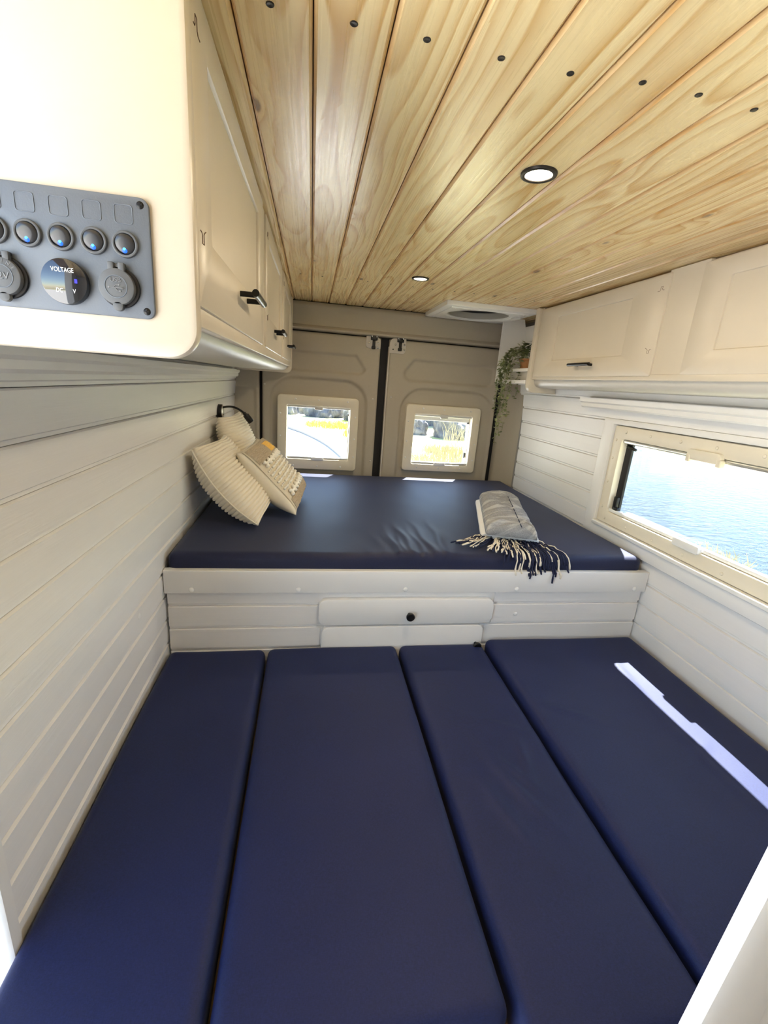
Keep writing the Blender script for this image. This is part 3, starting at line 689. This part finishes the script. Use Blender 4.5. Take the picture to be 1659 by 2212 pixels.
def socket(x, z, words, usb):
    s = ringplate('power_socket', CC(x, z, .0200, 36), CC(x, z, .0160, 36), 'y', yp + .001, yp - .0030, 'black_rubber', spn, .0008)
    cap = plate('cap', CC(x - .0012, z, .0178, 36), 'y', yp - .002, yp - .0085, 'grey_rubber', s, .0015)
    ringplate('cap_ring', CC(x - .0012, z, .0112, 32), CC(x - .0012, z, .0104, 32), 'y', yp - .008, yp - .0090, 'grey_panel', s, .0002)
    bm = bmesh.new(); bbox(bm, x - .0085, x - .0025, yp - .0080, yp, z + .0150, z + .0235, .001); bbox(bm, x + .0015, x + .0075, yp - .0080, yp, z + .0150, z + .0235, .001); bbox(bm, x - .0085, x + .0075, yp - .0050, yp, z + .0190, z + .0225, .001)
    sharp(mobj('hinge', bm, 'grey_rubber', s, smooth=True), 40)
    plate('pull_tab', RR(x - .0062, x + .0042, z - .0235, z - .0140, .0045), 'y', yp - .0035, yp - .0085, 'grey_rubber', s, .001)
    if usb:
        text_mesh('USB', .0062, .0003, 'print_grey', 'lettering', s, at(x - .0012, yp - .0088, z + .0062))
        bm = bmesh.new(); y = yp - .0089; cx = x - .0012
        def seg(a, b, r=.00033): tube(bm, [(cx + a[0], y, z + a[1]), (cx + b[0], y, z + b[1])], r, 6)
        seg((-.0065, -.0012), (.0065, -.0012)); seg((-.003, -.0012), (.0002, .0016)); seg((.0002, .0016), (.0022, .0016)); seg((-.0012, -.0012), (.0014, -.0042)); seg((.0014, -.0042), (.0034, -.0042))
        tube(bm, [(cx - .0070, y + .0003, z - .0012), (cx - .0070, y - .0003, z - .0012)], .0010, 10); tube(bm, [(cx + .0028, y + .0003, z + .0016), (cx + .0028, y - .0003, z + .0016)], .0008, 10)
        bbox(bm, cx + .0030, cx + .0044, y - .0003, y + .0003, z - .0049, z - .0035); tube(bm, [(cx + .0062, y, z - .0012), (cx + .0078, y, z - .0012)], [.0010, .0001], 8)
        mobj('usb_symbol', bm, 'print_grey', s)
    else:
        text_mesh('12V', .0092, .0003, 'print_grey', 'lettering', s, at(x - .0010, yp - .0088, z))
        word = 'MARINE'
        for i, ch in enumerate(word):
            a = math.radians(56 - 112 * i / 5); text_mesh(ch, .0046, .0002, 'print_grey', 'lettering', s, at(x - .0012 - .0142 * math.sin(a), yp - .0087, z + .0142 * math.cos(a), a))
socket(-.2030, 1.4665, None, True); socket(-.3100, 1.4655, None, False)
vm = plate('voltmeter', CC(-.2540, 1.4665, .0218, 48), 'y', yp, yp - .0075, 'gloss_black', spn, .0012)
text_mesh('VOLTAGE', .0062, .0001, 'print_white', 'lettering', vm, at(-.2545, yp - .0077, 1.4770) @ Matrix.Diagonal((.78, 1, 1, 1)))
text_mesh('DC', .0058, .0001, 'print_white', 'lettering', vm, at(-.2590, yp - .0077, 1.4575) @ Matrix.Diagonal((.8, 1, 1, 1)))
text_mesh('V', .0058, .0001, 'print_white', 'lettering', vm, at(-.2450, yp - .0077, 1.4575) @ Matrix.Diagonal((.8, 1, 1, 1)))
box('display_glow', -.2440, -.2415, yp - .0078, yp - .0074, 1.4655, 1.4695, 'led_violet', vm)

# ================================================================== CEILING FITTINGS
def downlight(x, y, label):
    d = thing('downlight', (x, y, ZT), label, 'ceiling light', 'recessed lights in the pine ceiling')
    ringplate('rim', CC(x, y, .0345, 40), CC(x, y, .0255, 40), 'z', ZT + .001, ZT - .005, 'screw_dark', d, .002)
    bm = bmesh.new(); loops_mesh(bm, [[(x + r * math.cos(2 * PI * t / 32), y + r * math.sin(2 * PI * t / 32), ZT - h) for t in range(32)] for r, h in ((.026, .0005), (.0255, .0025), (.018, .0036), (.0005, .004))])
    mobj('lens', bm, 'lamp_lens', d, smooth=True)
    la = bpy.data.lights.new('bulb', 'AREA'); la.shape = 'DISK'; la.size = .045; la.energy = .95; la.color = (1, .84, .6)
    lo = bpy.data.objects.new('bulb', la); COL.objects.link(lo); lo.parent = d; lo.location = (0, 0, -.0065)
downlight(.423, .957, 'lit recessed downlight with dark rim over the seat cushions'); downlight(.417, 1.923, 'lit recessed downlight with dark rim near the roof vent')
rv = thing('roof_vent', (.878, 2.54, ZT), 'square white roof vent with round opening set in the pine ceiling', 'roof vent')
VX0, VX1, VY0, VY1 = .640, 1.118, 2.292, 2.735; vcx, vcy = (VX0 + VX1) / 2, (VY0 + VY1) / 2
def sq(i, x0=VX0, x1=VX1, y0=VY0, y1=VY1): # square outline with as many points as the circle
    n = 48; out = []
    for t in range(n):
        a = 2 * PI * t / n; c, s = math.cos(a), math.sin(a); m = max(abs(c), abs(s)); out.append((vcx + c / m * ((x1 - x0) / 2 - i), vcy + s / m * ((y1 - y0) / 2 - i)))
    return out
CI = CC(vcx, vcy, .164, 48)
ringplate('frame', sq, lambda i: CI(i), 'z', ZT - .0005, ZT - .022, 'white_plastic', rv, .005)
ringplate('collar', lambda i: sq(i + .034), CC(vcx, vcy, .176, 48), 'z', ZT - .020, ZT - .027, 'white_plastic', rv, .003)
ringplate('throat', CC(vcx, vcy, .1645, 48), CC(vcx, vcy, .158, 48), 'z', ZT + .036, ZT - .018, 'vent_grey', rv, .002)
ringplate('seal', CC(vcx, vcy, .159, 48), CC(vcx, vcy, .150, 48), 'z', ZT + .022, ZT + .013, 'black_rubber', rv, .001)
plate('lens', CC(vcx, vcy, .170, 48), 'z', ZT + .042, ZT + .035, 'vent_lens', rv, 0)
bm = bmesh.new()
for k_ in range(4):
    a = k_ * PI / 2 + .5; tube(bm, [(vcx, vcy, ZT + .026), (vcx + .155 * math.cos(a), vcy + .155 * math.sin(a), ZT + .026)], .005, 6)
tube(bm, [(vcx, vcy, ZT + .034), (vcx, vcy, ZT + .016)], .03, 20); mobj('fan_spider', bm, 'grey_rubber', rv)
for (a, b) in ((VX0 + .05, VY0 + .05), (VX1 - .05, VY0 + .05), (VX0 + .05, VY1 - .05), (VX1 - .05, VY1 - .05)): dome('screw', (a, b, ZT - .027), .006, 'zinc', rv, 'z', -1)
box('latch', VX1 - .075, VX1 - .045, VY0 + .10, VY0 + .16, ZT - .038, ZT - .025, 'white_plastic', rv, .004)

# ================================================================== SHELF, PLANT
sh = thing('corner_shelf', (1.18, 2.44, 1.44), 'white corner shelf holding the trailing plant beside the cabinet', 'shelf')
plate('shelf_board', lambda i: rrect(1.092 + i, 1.262 - i, 2.264 + i, 2.610 - i, (.002, .002, .002, .03)), 'z', 1.502, 1.518, 'white_paint', sh, .002)
plate('lower_board', lambda i: rrect(1.086 + i, 1.262 - i, 2.264 + i, 2.610 - i, (.002, .002, .002, .03)), 'z', 1.458, 1.440, 'white_paint', sh, .002)
box('back_strip', 1.118, 1.245, 2.264, 2.605, 1.458, 1.502, 'cabinet_shade_grey', sh)
pr = [(1.074, 1.440), (1.262, 1.440), (1.262, 1.60), (1.215, 1.735), (1.198, 1.797), (1.074, 1.797)]
profile('rear_cheek', pr, 'y', 2.612, 2.628, 'white_paint', sh, smooth=False)
pl = thing('trailing_plant', (1.150, 2.40, 1.519), 'green trailing plant in a terracotta pot hanging from the corner shelf', 'plant')
px, py, pz = 1.150, 2.40, 1.519
bm = bmesh.new(); loops_mesh(bm, [[(px + r * math.cos(2 * PI * t / 24), py + r * math.sin(2 * PI * t / 24), pz + h) for t in range(24)] for r, h in ((.033, 0), (.041, .040), (.044, .041), (.044, .052), (.040, .052), (.038, .045), (.001, .044))])
sharp(mobj('pot', bm, 'pot_terracotta', pl, smooth=True), 40)
rnd = random.Random(5)
def leaf(bm, p, d, L, Wd, upv):
    d = d.normalized(); s = d.cross(upv)
    s = s.normalized() if s.length > 1e-4 else d.orthogonal().normalized(); n = s.cross(d)
    ring = []
    for (a, b, h) in ((0, 0, 0), (.28, .42, .06), (.62, .5, .05), (.9, .26, -.02), (1, 0, -.06), (.9, -.26, -.02), (.62, -.5, .05), (.28, -.42, .06)):
        ring.append(bm.verts.new(p + d * L * a + s * Wd * b + n * L * h))
    c = bm.verts.new(p + d * L * .55 - n * L * .05)
    for i in range(8): bm.faces.new((c, ring[i], ring[(i + 1) % 8]))
stems = bmesh.new(); lv = bmesh.new()
vines = [((1.085, 2.545, 1.10), 15), ((1.098, 2.50, 1.17), 14), ((1.075, 2.53, 1.22), 13), ((1.062, 2.50, 1.33), 11), ((1.085, 2.44, 1.27), 12), ((1.058, 2.44, 1.40), 10), ((1.070, 2.47, 1.16), 14), ((1.110, 2.40, 1.36), 10), ((1.05, 2.49, 1.44), 9), ((1.066, 2.56, 1.30), 12)]
for (e, nseg) in vines:
    e = Vector(e); a = Vector((px + rnd.uniform(-.02, .01), py + rnd.uniform(-.02, .02), pz + .06))
    lip = Vector((e.x - rnd.uniform(.0, .012), e.y - .02, pz + rnd.uniform(.02, .055))); pts = []
    for i in range(25):
        t = i / 24
        if t < .3: q = a.lerp(lip, sm(t / .3)); q.z += .045 * math.sin(PI * t / .3)
        else: q = lip.lerp(e, (t - .3) / .7); q.x += .006 * math.sin(t * 17 + e.x * 90); q.y += .006 * math.cos(t * 14 + e.z * 50)
        pts.append(q)
    tube(stems, pts, .0011, 5)
    for i in range(1, 25):
        big = .024 if i < 9 else .019
        for s in range(2 if i % 4 else 3):
            d = Vector((rnd.uniform(-1, .75), rnd.uniform(-1, 1), rnd.uniform(-.7, .35)))
            leaf(lv, pts[i] + Vector((0, 0, 0)), d, big * rnd.uniform(.75, 1.25), big * rnd.uniform(.6, .85), Vector((rnd.uniform(-.3, .3), rnd.uniform(-.4, .4), 1)))
for i in range(150):
    a = rnd.uniform(0, 2 * PI); r = abs(rnd.gauss(0, .032)); p = Vector((px - .02 + r * math.cos(a), py + .01 + r * math.sin(a), pz + .040 + rnd.uniform(0, .10) * (1 - r * 7)))
    leaf(lv, p, Vector((math.cos(a), math.sin(a), rnd.uniform(-.4, .7))), rnd.uniform(.020, .030), rnd.uniform(.017, .024), Vector((0, 0, 1)))
mobj('stems', stems, 'leaf_green', pl, smooth=True); fo = mobj('foliage', lv, 'leaf_green', pl, smooth=True); fo['kind'] = 'stuff'

# ================================================================== READING LAMP
rl = thing('reading_lamp', (XL + .002, 2.285, 1.205), 'black gooseneck reading lamp on the left board wall above the pillows', 'lamp')
lx = XL + lean(1.205) - .001
bm = bmesh.new(); oc = [(2.285 + .032 * math.cos(2 * PI * t / 28), 1.203 + .032 * math.sin(2 * PI * t / 28)) for t in range(28)]
def circ(r): return [(2.285 + r * math.cos(2 * PI * t / 28), 1.203 + r * math.sin(2 * PI * t / 28)) for t in range(28)]
loops_mesh(bm, [[(x, a, b) for a, b in circ(r)] for r, x in ((.032, lx), (.033, lx + .003), (.033, lx + .020), (.031, lx + .0225))]); sharp(mobj('base', bm, 'black_metal', rl, smooth=True), 40)
bm = bmesh.new(); loops_mesh(bm, [[(x, a, b) for a, b in circ(r)] for r, x in ((.030, lx + .021), (.030, lx + .0235), (.028, lx + .0245))]); sharp(mobj('face_disc', bm, 'zinc', rl, smooth=True), 40)
box('usb_port', lx + .0240, lx + .0252, 2.278, 2.292, 1.186, 1.192, 'black_rubber', rl)
arm = []
for i in range(13):
    t = i / 12; arm.append((lx + .024 + .098 * t, 2.285 + .01 * t, 1.222 + .012 * math.sin(PI * t * .8) - .030 * t * t))
tubeo('gooseneck', arm, .0050, 'black_metal', rl, 10)
e0 = Vector(arm[-1]); dr_ = (Vector(arm[-1]) - Vector(arm[-2])).normalized(); dr_ = (dr_ + Vector((0, 0, -.35))).normalized()
tubeo('lamp_head', [e0 - dr_ * .006, e0 - dr_ * .004, e0 + dr_ * .008, e0 + dr_ * .010, e0 + dr_ * .050, e0 + dr_ * .052], [.004, .008, .009, .0145, .0155, .0135], 'black_metal', rl, 16)

# ================================================================== PILLOWS
def pillow_frame(A, B, depth_vec, T, bend=0.0):
    A, B, dv = Vector(A), Vector(B), Vector(depth_vec); u = (B - A); v = dv; n = u.cross(v).normalized()
    c = (A + B) / 2 + dv / 2; return c, u / 2, v / 2, n, T / 2, bend
def pil_t(u, v): return (max(0, 1 - abs(u) ** 2.6) ** .55) * (max(0, 1 - abs(v) ** 2.6) ** .55)
def pil_pt(fr, u, v, side, ribs=0, ramp_=0.0, extra=0.0):
    c, U, V, n, T, bend = fr
    pin = .07
    uu = u * (1 - pin * (1 - u * u * 0) * (1 - abs(u)) * 0 - pin * (1 - v * v) * abs(u) ** 3); vv = v * (1 - pin * (1 - u * u) * abs(v) ** 3)
    t = pil_t(u, v) * T
    if ribs: t += ramp_ * (abs(math.sin(u * ribs * PI / 2)) ** .6) * min(1, pil_t(u, v) * 3 + .25)
    return c + U * uu + V * vv + n * (side * (t + extra) + bend * (u * u - 1))
def pillow(name, fr, mat, label, ribs=0, amp=.0, NU=60, NV=40, mat_back=None, group=None):
    bm = bmesh.new(); g = {}
    for side in (1, -1):
        for i in range(NU + 1):
            for j in range(NV + 1):
                u, v = -1 + 2 * i / NU, -1 + 2 * j / NV; edge = i in (0, NU) or j in (0, NV)
                if edge and side == -1: g[side, i, j] = g[1, i, j]; continue
                p = pil_pt(fr, u, v, 0 if edge else side, ribs, amp)
                if edge and ribs: p = p + (p - fr[0]).normalized() * amp * .5 * abs(math.sin(u * ribs * PI / 2))
                p = p + Vector((noise.noise(p * 9), noise.noise(p * 9 + Vector((5, 0, 0))), noise.noise(p * 9 + Vector((0, 7, 0))))) * .004
                g[side, i, j] = bm.verts.new(p)
    for side in (1, -1):
        for i in range(NU):
            for j in range(NV):
                bm.faces.new((g[side, i, j], g[side, i + 1, j], g[side, i + 1, j + 1], g[side, i, j + 1]))
    o = mobj(name, bm, mat, None, smooth=True)
    if group: o['group'] = group
    return tag(o, label, 'pillow')
f1 = pillow_frame((-.412, 1.672, 1.115), (-.176, 1.606, .858), (.035, .42, .0), .140, .034)
p1 = pillow('pillow', f1, 'rib_fleece', 'large cream ribbed pillow leaning on the board wall in front of its twin', 24, .0095, 240, 44)
bm = bmesh.new(); tube(bm, [pil_pt(f1, -.98 + 1.96 * i / 60, -1, 0) + Vector((.0, -.006, .001)) for i in range(61)], .0030, 6); mobj('piping', bm, 'rib_fleece', p1, smooth=True)
f2 = pillow_frame((-.402, 2.100, 1.190), (-.270, 2.090, .880), (.030, .40, .0), .12, .015)
p2 = pillow('pillow', f2, 'rib_fleece', 'cream ribbed pillow tucked behind the other ribbed one under the lamp', 24, .0085, 192, 40)
f3 = pillow_frame((-.285, 1.830, 1.080), (-.045, 1.752, .850), (.030, .42, .01), .135, .014)
p3 = pillow('pillow', f3, 'cushion_back', 'beige woven pillow with white tufts and a yellow patch', 0, 0, 60, 48)
# woven face: linen panel, loop pile patches, yarn dots and braids
c3 = f3
def skin(name, u0, u1, v0, v1, mat, off, bumpamp=0, nu=40, nv=40, seed=0):
    bm = bmesh.new(); g = []
    for i in range(nu + 1):
        r = []
        for j in range(nv + 1):
            u, v = u0 + (u1 - u0) * i / nu, v0 + (v1 - v0) * j / nv
            e = off + bumpamp * random.random() * (0 if i in (0, nu) or j in (0, nv) else 1)
            r.append(bm.verts.new(pil_pt(c3, u, v, 1, 0, 0, e)))
        g.append(r)
    for i in range(nu):
        for j in range(nv): bm.faces.new((g[i][j], g[i + 1][j], g[i + 1][j + 1], g[i][j + 1]))
    return mobj(name, bm, mat, p3, smooth=True)
skin('woven_face', -.93, .93, -.90, .95, 'cushion_linen', .0022)
skin('loop_pile', -.90, -.42, -.86, .95, 'yarn_beige', .004, .013, 50, 110)
skin('loop_pile', .66, .92, -.86, .95, 'yarn_beige', .004, .013, 30, 110)
skin('yellow_patch', -.80, -.46, -.05, .34, 'yarn_yellow', .012, .010, 24, 34)
def tuft(bm, u, v, r, off=.006):
    p = pil_pt(c3, u, v, 1, 0, 0, off); bmesh.ops.create_icosphere(bm, subdivisions=1, radius=r, matrix=Matrix.Translation(p))
def braid(name, uc):
    bm = bmesh.new()
    for s in (-1, 1):
        tube(bm, [pil_pt(c3, uc + s * (.030 + .024 * math.sin(i * .9)), -.78 + 1.70 * i / 60, 1, 0, 0, .007 + .003 * math.cos(i * .9)) for i in range(61)], [.0068 + .0022 * math.sin(i * .9) for i in range(61)], 6)
    mobj(name, bm, 'yarn_white', p3, smooth=True)
braid('braid', -.34); braid('braid', .56)
bm = bmesh.new()
for r_, u in enumerate((-.17, -.06, .05, .16, .27, .38)):
    for q in range(34):
        v = -.82 + q * .054
        if r_ % 2 == 0 and q % 7 in (3,): continue
        tuft(bm, u + random.uniform(-.008, .008), v, .0068 if (q // 3 + r_) % 2 else .0046)
tf = mobj('yarn_tufts', bm, 'yarn_white', p3, smooth=True); tf['kind'] = 'stuff'

# ================================================================== THROW
th = thing('throw_blanket', (.83, 1.77, .836), 'folded grey and white throw with cream and navy tassels on the mattress', 'blanket')
A0, A1 = Vector((.938, 2.045, 0)), Vector((.752, 1.475, 0)); AX = (A1 - A0); LN = AX.length; AD = AX.normalized(); SD = Vector((-AD.y, AD.x, 0))
if SD.x < 0: SD = -SD
def slab(name, wid, z0, z1, t0, t1, mat, wr, seed, sag=.0, curve=.0):
    bm = bmesh.new(); NL, NS = 170, 44; loops = []
    for i in range(NL + 1):
        t = t0 + (t1 - t0) * i / NL; ctr = A0 + AX * t; endr = min(i, NL - i) / 9.0; er = min(1, .55 + .45 * min(1, endr))
        l = []
        for q in range(NS):
            a = 2 * PI * q / NS; ca, sa = math.cos(a), math.sin(a)
            e = (abs(ca) ** .5) * (1 if ca > 0 else -1); f_ = (abs(sa) ** .62) * (1 if sa > 0 else -1)
            z = (z0 + z1) / 2 + f_ * (z1 - z0) / 2 * er
            s = e * wid / 2 * (.95 + .05 * er)
            if sa > 0: z += wr * (.5 + .5 * math.cos(t * 62 + s * 24 + 4 * noise.noise(Vector((t * 4, s * 9, seed))))) ** 1.6 * (.8 + noise.noise(Vector((t * 3, s * 6, seed + 3)))) * min(1, sa * 1.6)
            if sa > 0: z += .020 * (1 - (2 * s / wid) ** 2) * sa
            p = ctr + SD * s + AD * (curve * (1 - (2 * s / wid) ** 2)) * (t - t0) / (t1 - t0) ; p.z = max(z, .8385); l.append(p)
        loops.append(l)
    loops_mesh(bm, loops); return mobj(name, bm, mat, th, smooth=True)
slab('under_fold', .222, .839, .868, 0.0, .93, 'throw_white', .001, 1)
slab('upper_fold', .190, .860, .893, -.01, 1.0, 'throw_grey', .017, 2, curve=-.045)
bm = bmesh.new(); tube(bm, [A0 + AX * t_ + SD * (.030) + Vector((0, 0, .9195 - .004 * abs(t_ - .5))) for t_ in [i / 20 for i in range(21)]], .0016, 5); mobj('stripe', bm, 'tassel_navy', th, smooth=True)
def mat_z(y): # height a yarn lies at: on the sheet, then over the rounded front edge
    if y > 1.405: return .842
    if y > 1.374: return .842 - .030 * (1 - math.sqrt(max(0, 1 - ((1.405 - y) / .031) ** 2)))
    return None
rt_ = random.Random(11)
N = 104
for i in range(N):
    f = i / (N - 1) + rt_.uniform(-.02, .02); s = (f - .5) * .20
    cream = rt_.random() < (.62 if f < .62 else .14)
    st_ = A1 + SD * s - AD * .07; st_.z = .856 + .020 * (1 - (2 * f - 1) ** 2) * rt_.random()
    ang = (f - .5) * 1.3 - .28 + rt_.uniform(-.32, .32)
    if f < .25: ang -= .40
    ang = max(-1.05, min(.45, ang))
    d = Vector((math.sin(ang), -math.cos(ang), 0)); Lt = rt_.uniform(.12, .18) if f < .45 else rt_.uniform(.15, .23); pts = []; pos = Vector((st_.x, st_.y, st_.z)); wob = rt_.uniform(0, 6)
    seg = 14; drop = 0
    for q in range(seg + 1):
        pts.append(pos.copy()); stp = Lt / seg
        dd = d + Vector((.35 * math.sin(wob + q * .55), .15 * math.cos(wob + q * .7), 0)) * .5
        nx = pos + dd.normalized() * stp
        if nx.y > 1.375:
            tgt = mat_z(nx.y) + .003 + .010 * (rt_.random() if q < 6 else .15); nx.z = max(tgt, pos.z - stp * .8); pos = nx
        else:
            pos = Vector((pos.x + dd.x * stp * .4, 1.3715 - .002 * rt_.random() - (.016 if pos.z < .80 else 0), pos.z - stp))
    if len(pts) > 4:
        rad = [.0024] * (seg - 1) + [.0036, .0030]
        bm = bmesh.new(); tube(bm, pts, rad, 5); mobj('tassel', bm, 'tassel_cream' if cream else 'tassel_navy', th, smooth=True)

# ================================================================== OUTSIDE
bm = bmesh.new()
edge = [(-70, -40), (5.0, -40), (4.9, 0), (5.0, 4.5), (5.25, 7), (6.2, 10), (9.0, 16), (12, 24), (15, 60), (-70, 60)]
top = [bm.verts.new((x, y, -.5)) for x, y in edge]; bot = [bm.verts.new((x + (2.5 if x > 0 else 0), y, -15)) for x, y in edge]
bm.faces.new(top)
for i in range(len(edge)):
    j = (i + 1) % len(edge); bm.faces.new((top[i], top[j], bot[j], bot[i]))
tag(mobj('coast_ground', bm, 'coast_ground'), 'dry grassy coastal ground outside the van', 'ground', kind='structure')
bm = bmesh.new(); vs4 = [bm.verts.new(p) for p in ((-200, -400, -14), (1500, -400, -14), (1500, 1800, -14), (-200, 1800, -14))]; bm.faces.new(vs4)
tag(mobj('sea', bm, 'sea'), 'sparkling blue sea beyond the long side window', 'sea', kind='stuff')
# pale path with a curved kerb
cv = [(.95, 9.2), (.90, 10.4), (.78, 11.6), (.52, 13.2), (.05, 15.0), (-.55, 16.6), (-1.5, 18.4), (-3.2, 20.4), (-6.5, 22.5), (-14, 25)]
sm_cv = []
for i in range(len(cv) - 1):
    p0, p1, p2, p3_ = (Vector(cv[max(i - 1, 0)]), Vector(cv[i]), Vector(cv[i + 1]), Vector(cv[min(i + 2, len(cv) - 1)]))
    for q in range(8):
        t = q / 8; sm_cv.append(.5 * ((2 * p1) + (p2 - p0) * t + (2 * p0 - 5 * p1 + 4 * p2 - p3_) * t * t + (3 * p1 - p0 - 3 * p2 + p3_) * t ** 3))
bm = bmesh.new(); lp = [bm.verts.new((p.x, p.y, -.47)) for p in sm_cv] + [bm.verts.new(p) for p in ((-60, 25, -.47), (-60, -30, -.47), (.9, -30, -.47))]
bm.faces.new(lp); tag(mobj('pale_road', bm, 'road'), 'sun bleached pale road seen through the left rear window', 'road', kind='structure')
bm = bmesh.new()
loops_mesh(bm, [[(p.x - .08, p.y, -.5), (p.x - .08, p.y, -.36), (p.x + .10, p.y + .03, -.36), (p.x + .10, p.y + .03, -.5)] for p in sm_cv])
tag(mobj('kerb', bm, 'kerb_stone'), 'curved stone kerb edging the pale road', 'kerb')
def rock(x, y, s, hz, seed, label):
    bm = bmesh.new(); bmesh.ops.create_icosphere(bm, subdivisions=4, radius=1)
    for v in bm.verts:
        n_ = noise.noise(v.co * 1.1 + Vector((seed * 3.1, 0, 0))) * .45 + noise.noise(v.co * 2.7 + Vector((seed, 2, 0))) * .22 + noise.noise(v.co * 6 + Vector((seed, 2, 5))) * .10
        v.co = v.co * (1 + n_); v.co.x *= s; v.co.y *= s * .8; v.co.z *= hz
        v.co += Vector((x, y, -.5 + hz * .25))
    tag(mobj('boulder', bm, 'rock', None, smooth=False), label, 'rock', 'boulders by the road bend' if x < 3.5 else 'boulders behind the dry grass')
rr_ = random.Random(3)
spots = [(-3.6, 25.0, 1.0), (-1.3, 24.6, .95), (.7, 23.6, .85), (2.5, 22.4, .8), (4.0, 18.0, .72), (5.55, 17.2, .78), (7.1, 17.6, .80), (6.3, 22.6, 1.4), (9.9, 24.0, 1.6)]
for i, (x, y, s) in enumerate(spots):
    rock(x, y, s, s * rr_.uniform(1.05, 1.3), i * 1.7, 'grey boulder beyond the bend of the pale road' if x < 3.5 else 'grey boulder behind the tall dry grass outside the right rear window')
def tuft_grass(x, y, n, hgt, spread, mat, name, label, base=-.5, group=None):
    bm = bmesh.new()
    for i in range(n):
        a = rr_.uniform(0, 2 * PI); r = spread * math.sqrt(rr_.random()); bx, by = x + r * math.cos(a), y + r * math.sin(a); h = hgt * rr_.uniform(.5, 1.1); ln = rr_.uniform(0, .5) * h; d = rr_.uniform(0, 2 * PI)
        pts = [Vector((bx + ln * math.cos(d) * t * t, by + ln * math.sin(d) * t * t, base + h * t)) for t in (0, .35, .7, 1)]
        tube(bm, pts, [.010, .009, .007, .002], 3, False)
    tag(mobj(name, bm, mat, None), label, 'grass', group, 'stuff')
tuft_grass(4.3, 12.8, 650, .26, 1.0, 'dry_grass', 'dry_grass', 'tall dry grass outside the right rear window')
tuft_grass(5.5, 15.1, 70, .75, 1.0, 'dry_grass', 'dry_grass', 'tall dry grass in front of the grey boulders')
tuft_grass(3.3, 11.0, 500, .24, .9, 'dry_grass', 'dry_grass', 'short dry grass close behind the right rear door')
tuft_grass(1.9, 15.8, 700, .28, .75, 'green_grass', 'green_grass', 'bright yellow green grass beside the stone kerb')
tuft_grass(.8, 18.8, 600, .26, 1.0, 'green_grass', 'green_grass', 'yellow green grass patch behind the road bend')
tuft_grass(1.8, 11.8, 500, .25, .6, 'green_grass', 'green_grass', 'yellow green grass at the near end of the kerb')
tuft_grass(4.75, 4.3, 160, .28, .4, 'dry_grass', 'dry_grass', 'low dry grass on the cliff edge below the long window')
tuft_grass(3.6, 3.3, 26, .62, .22, 'dry_grass', 'dry_grass', 'sparse dry stalks standing outside the long window')
tuft_grass(3.2, 3.9, 18, .60, .16, 'dry_grass', 'dry_grass', 'thin dry stalks rising at the rear end of the long window')
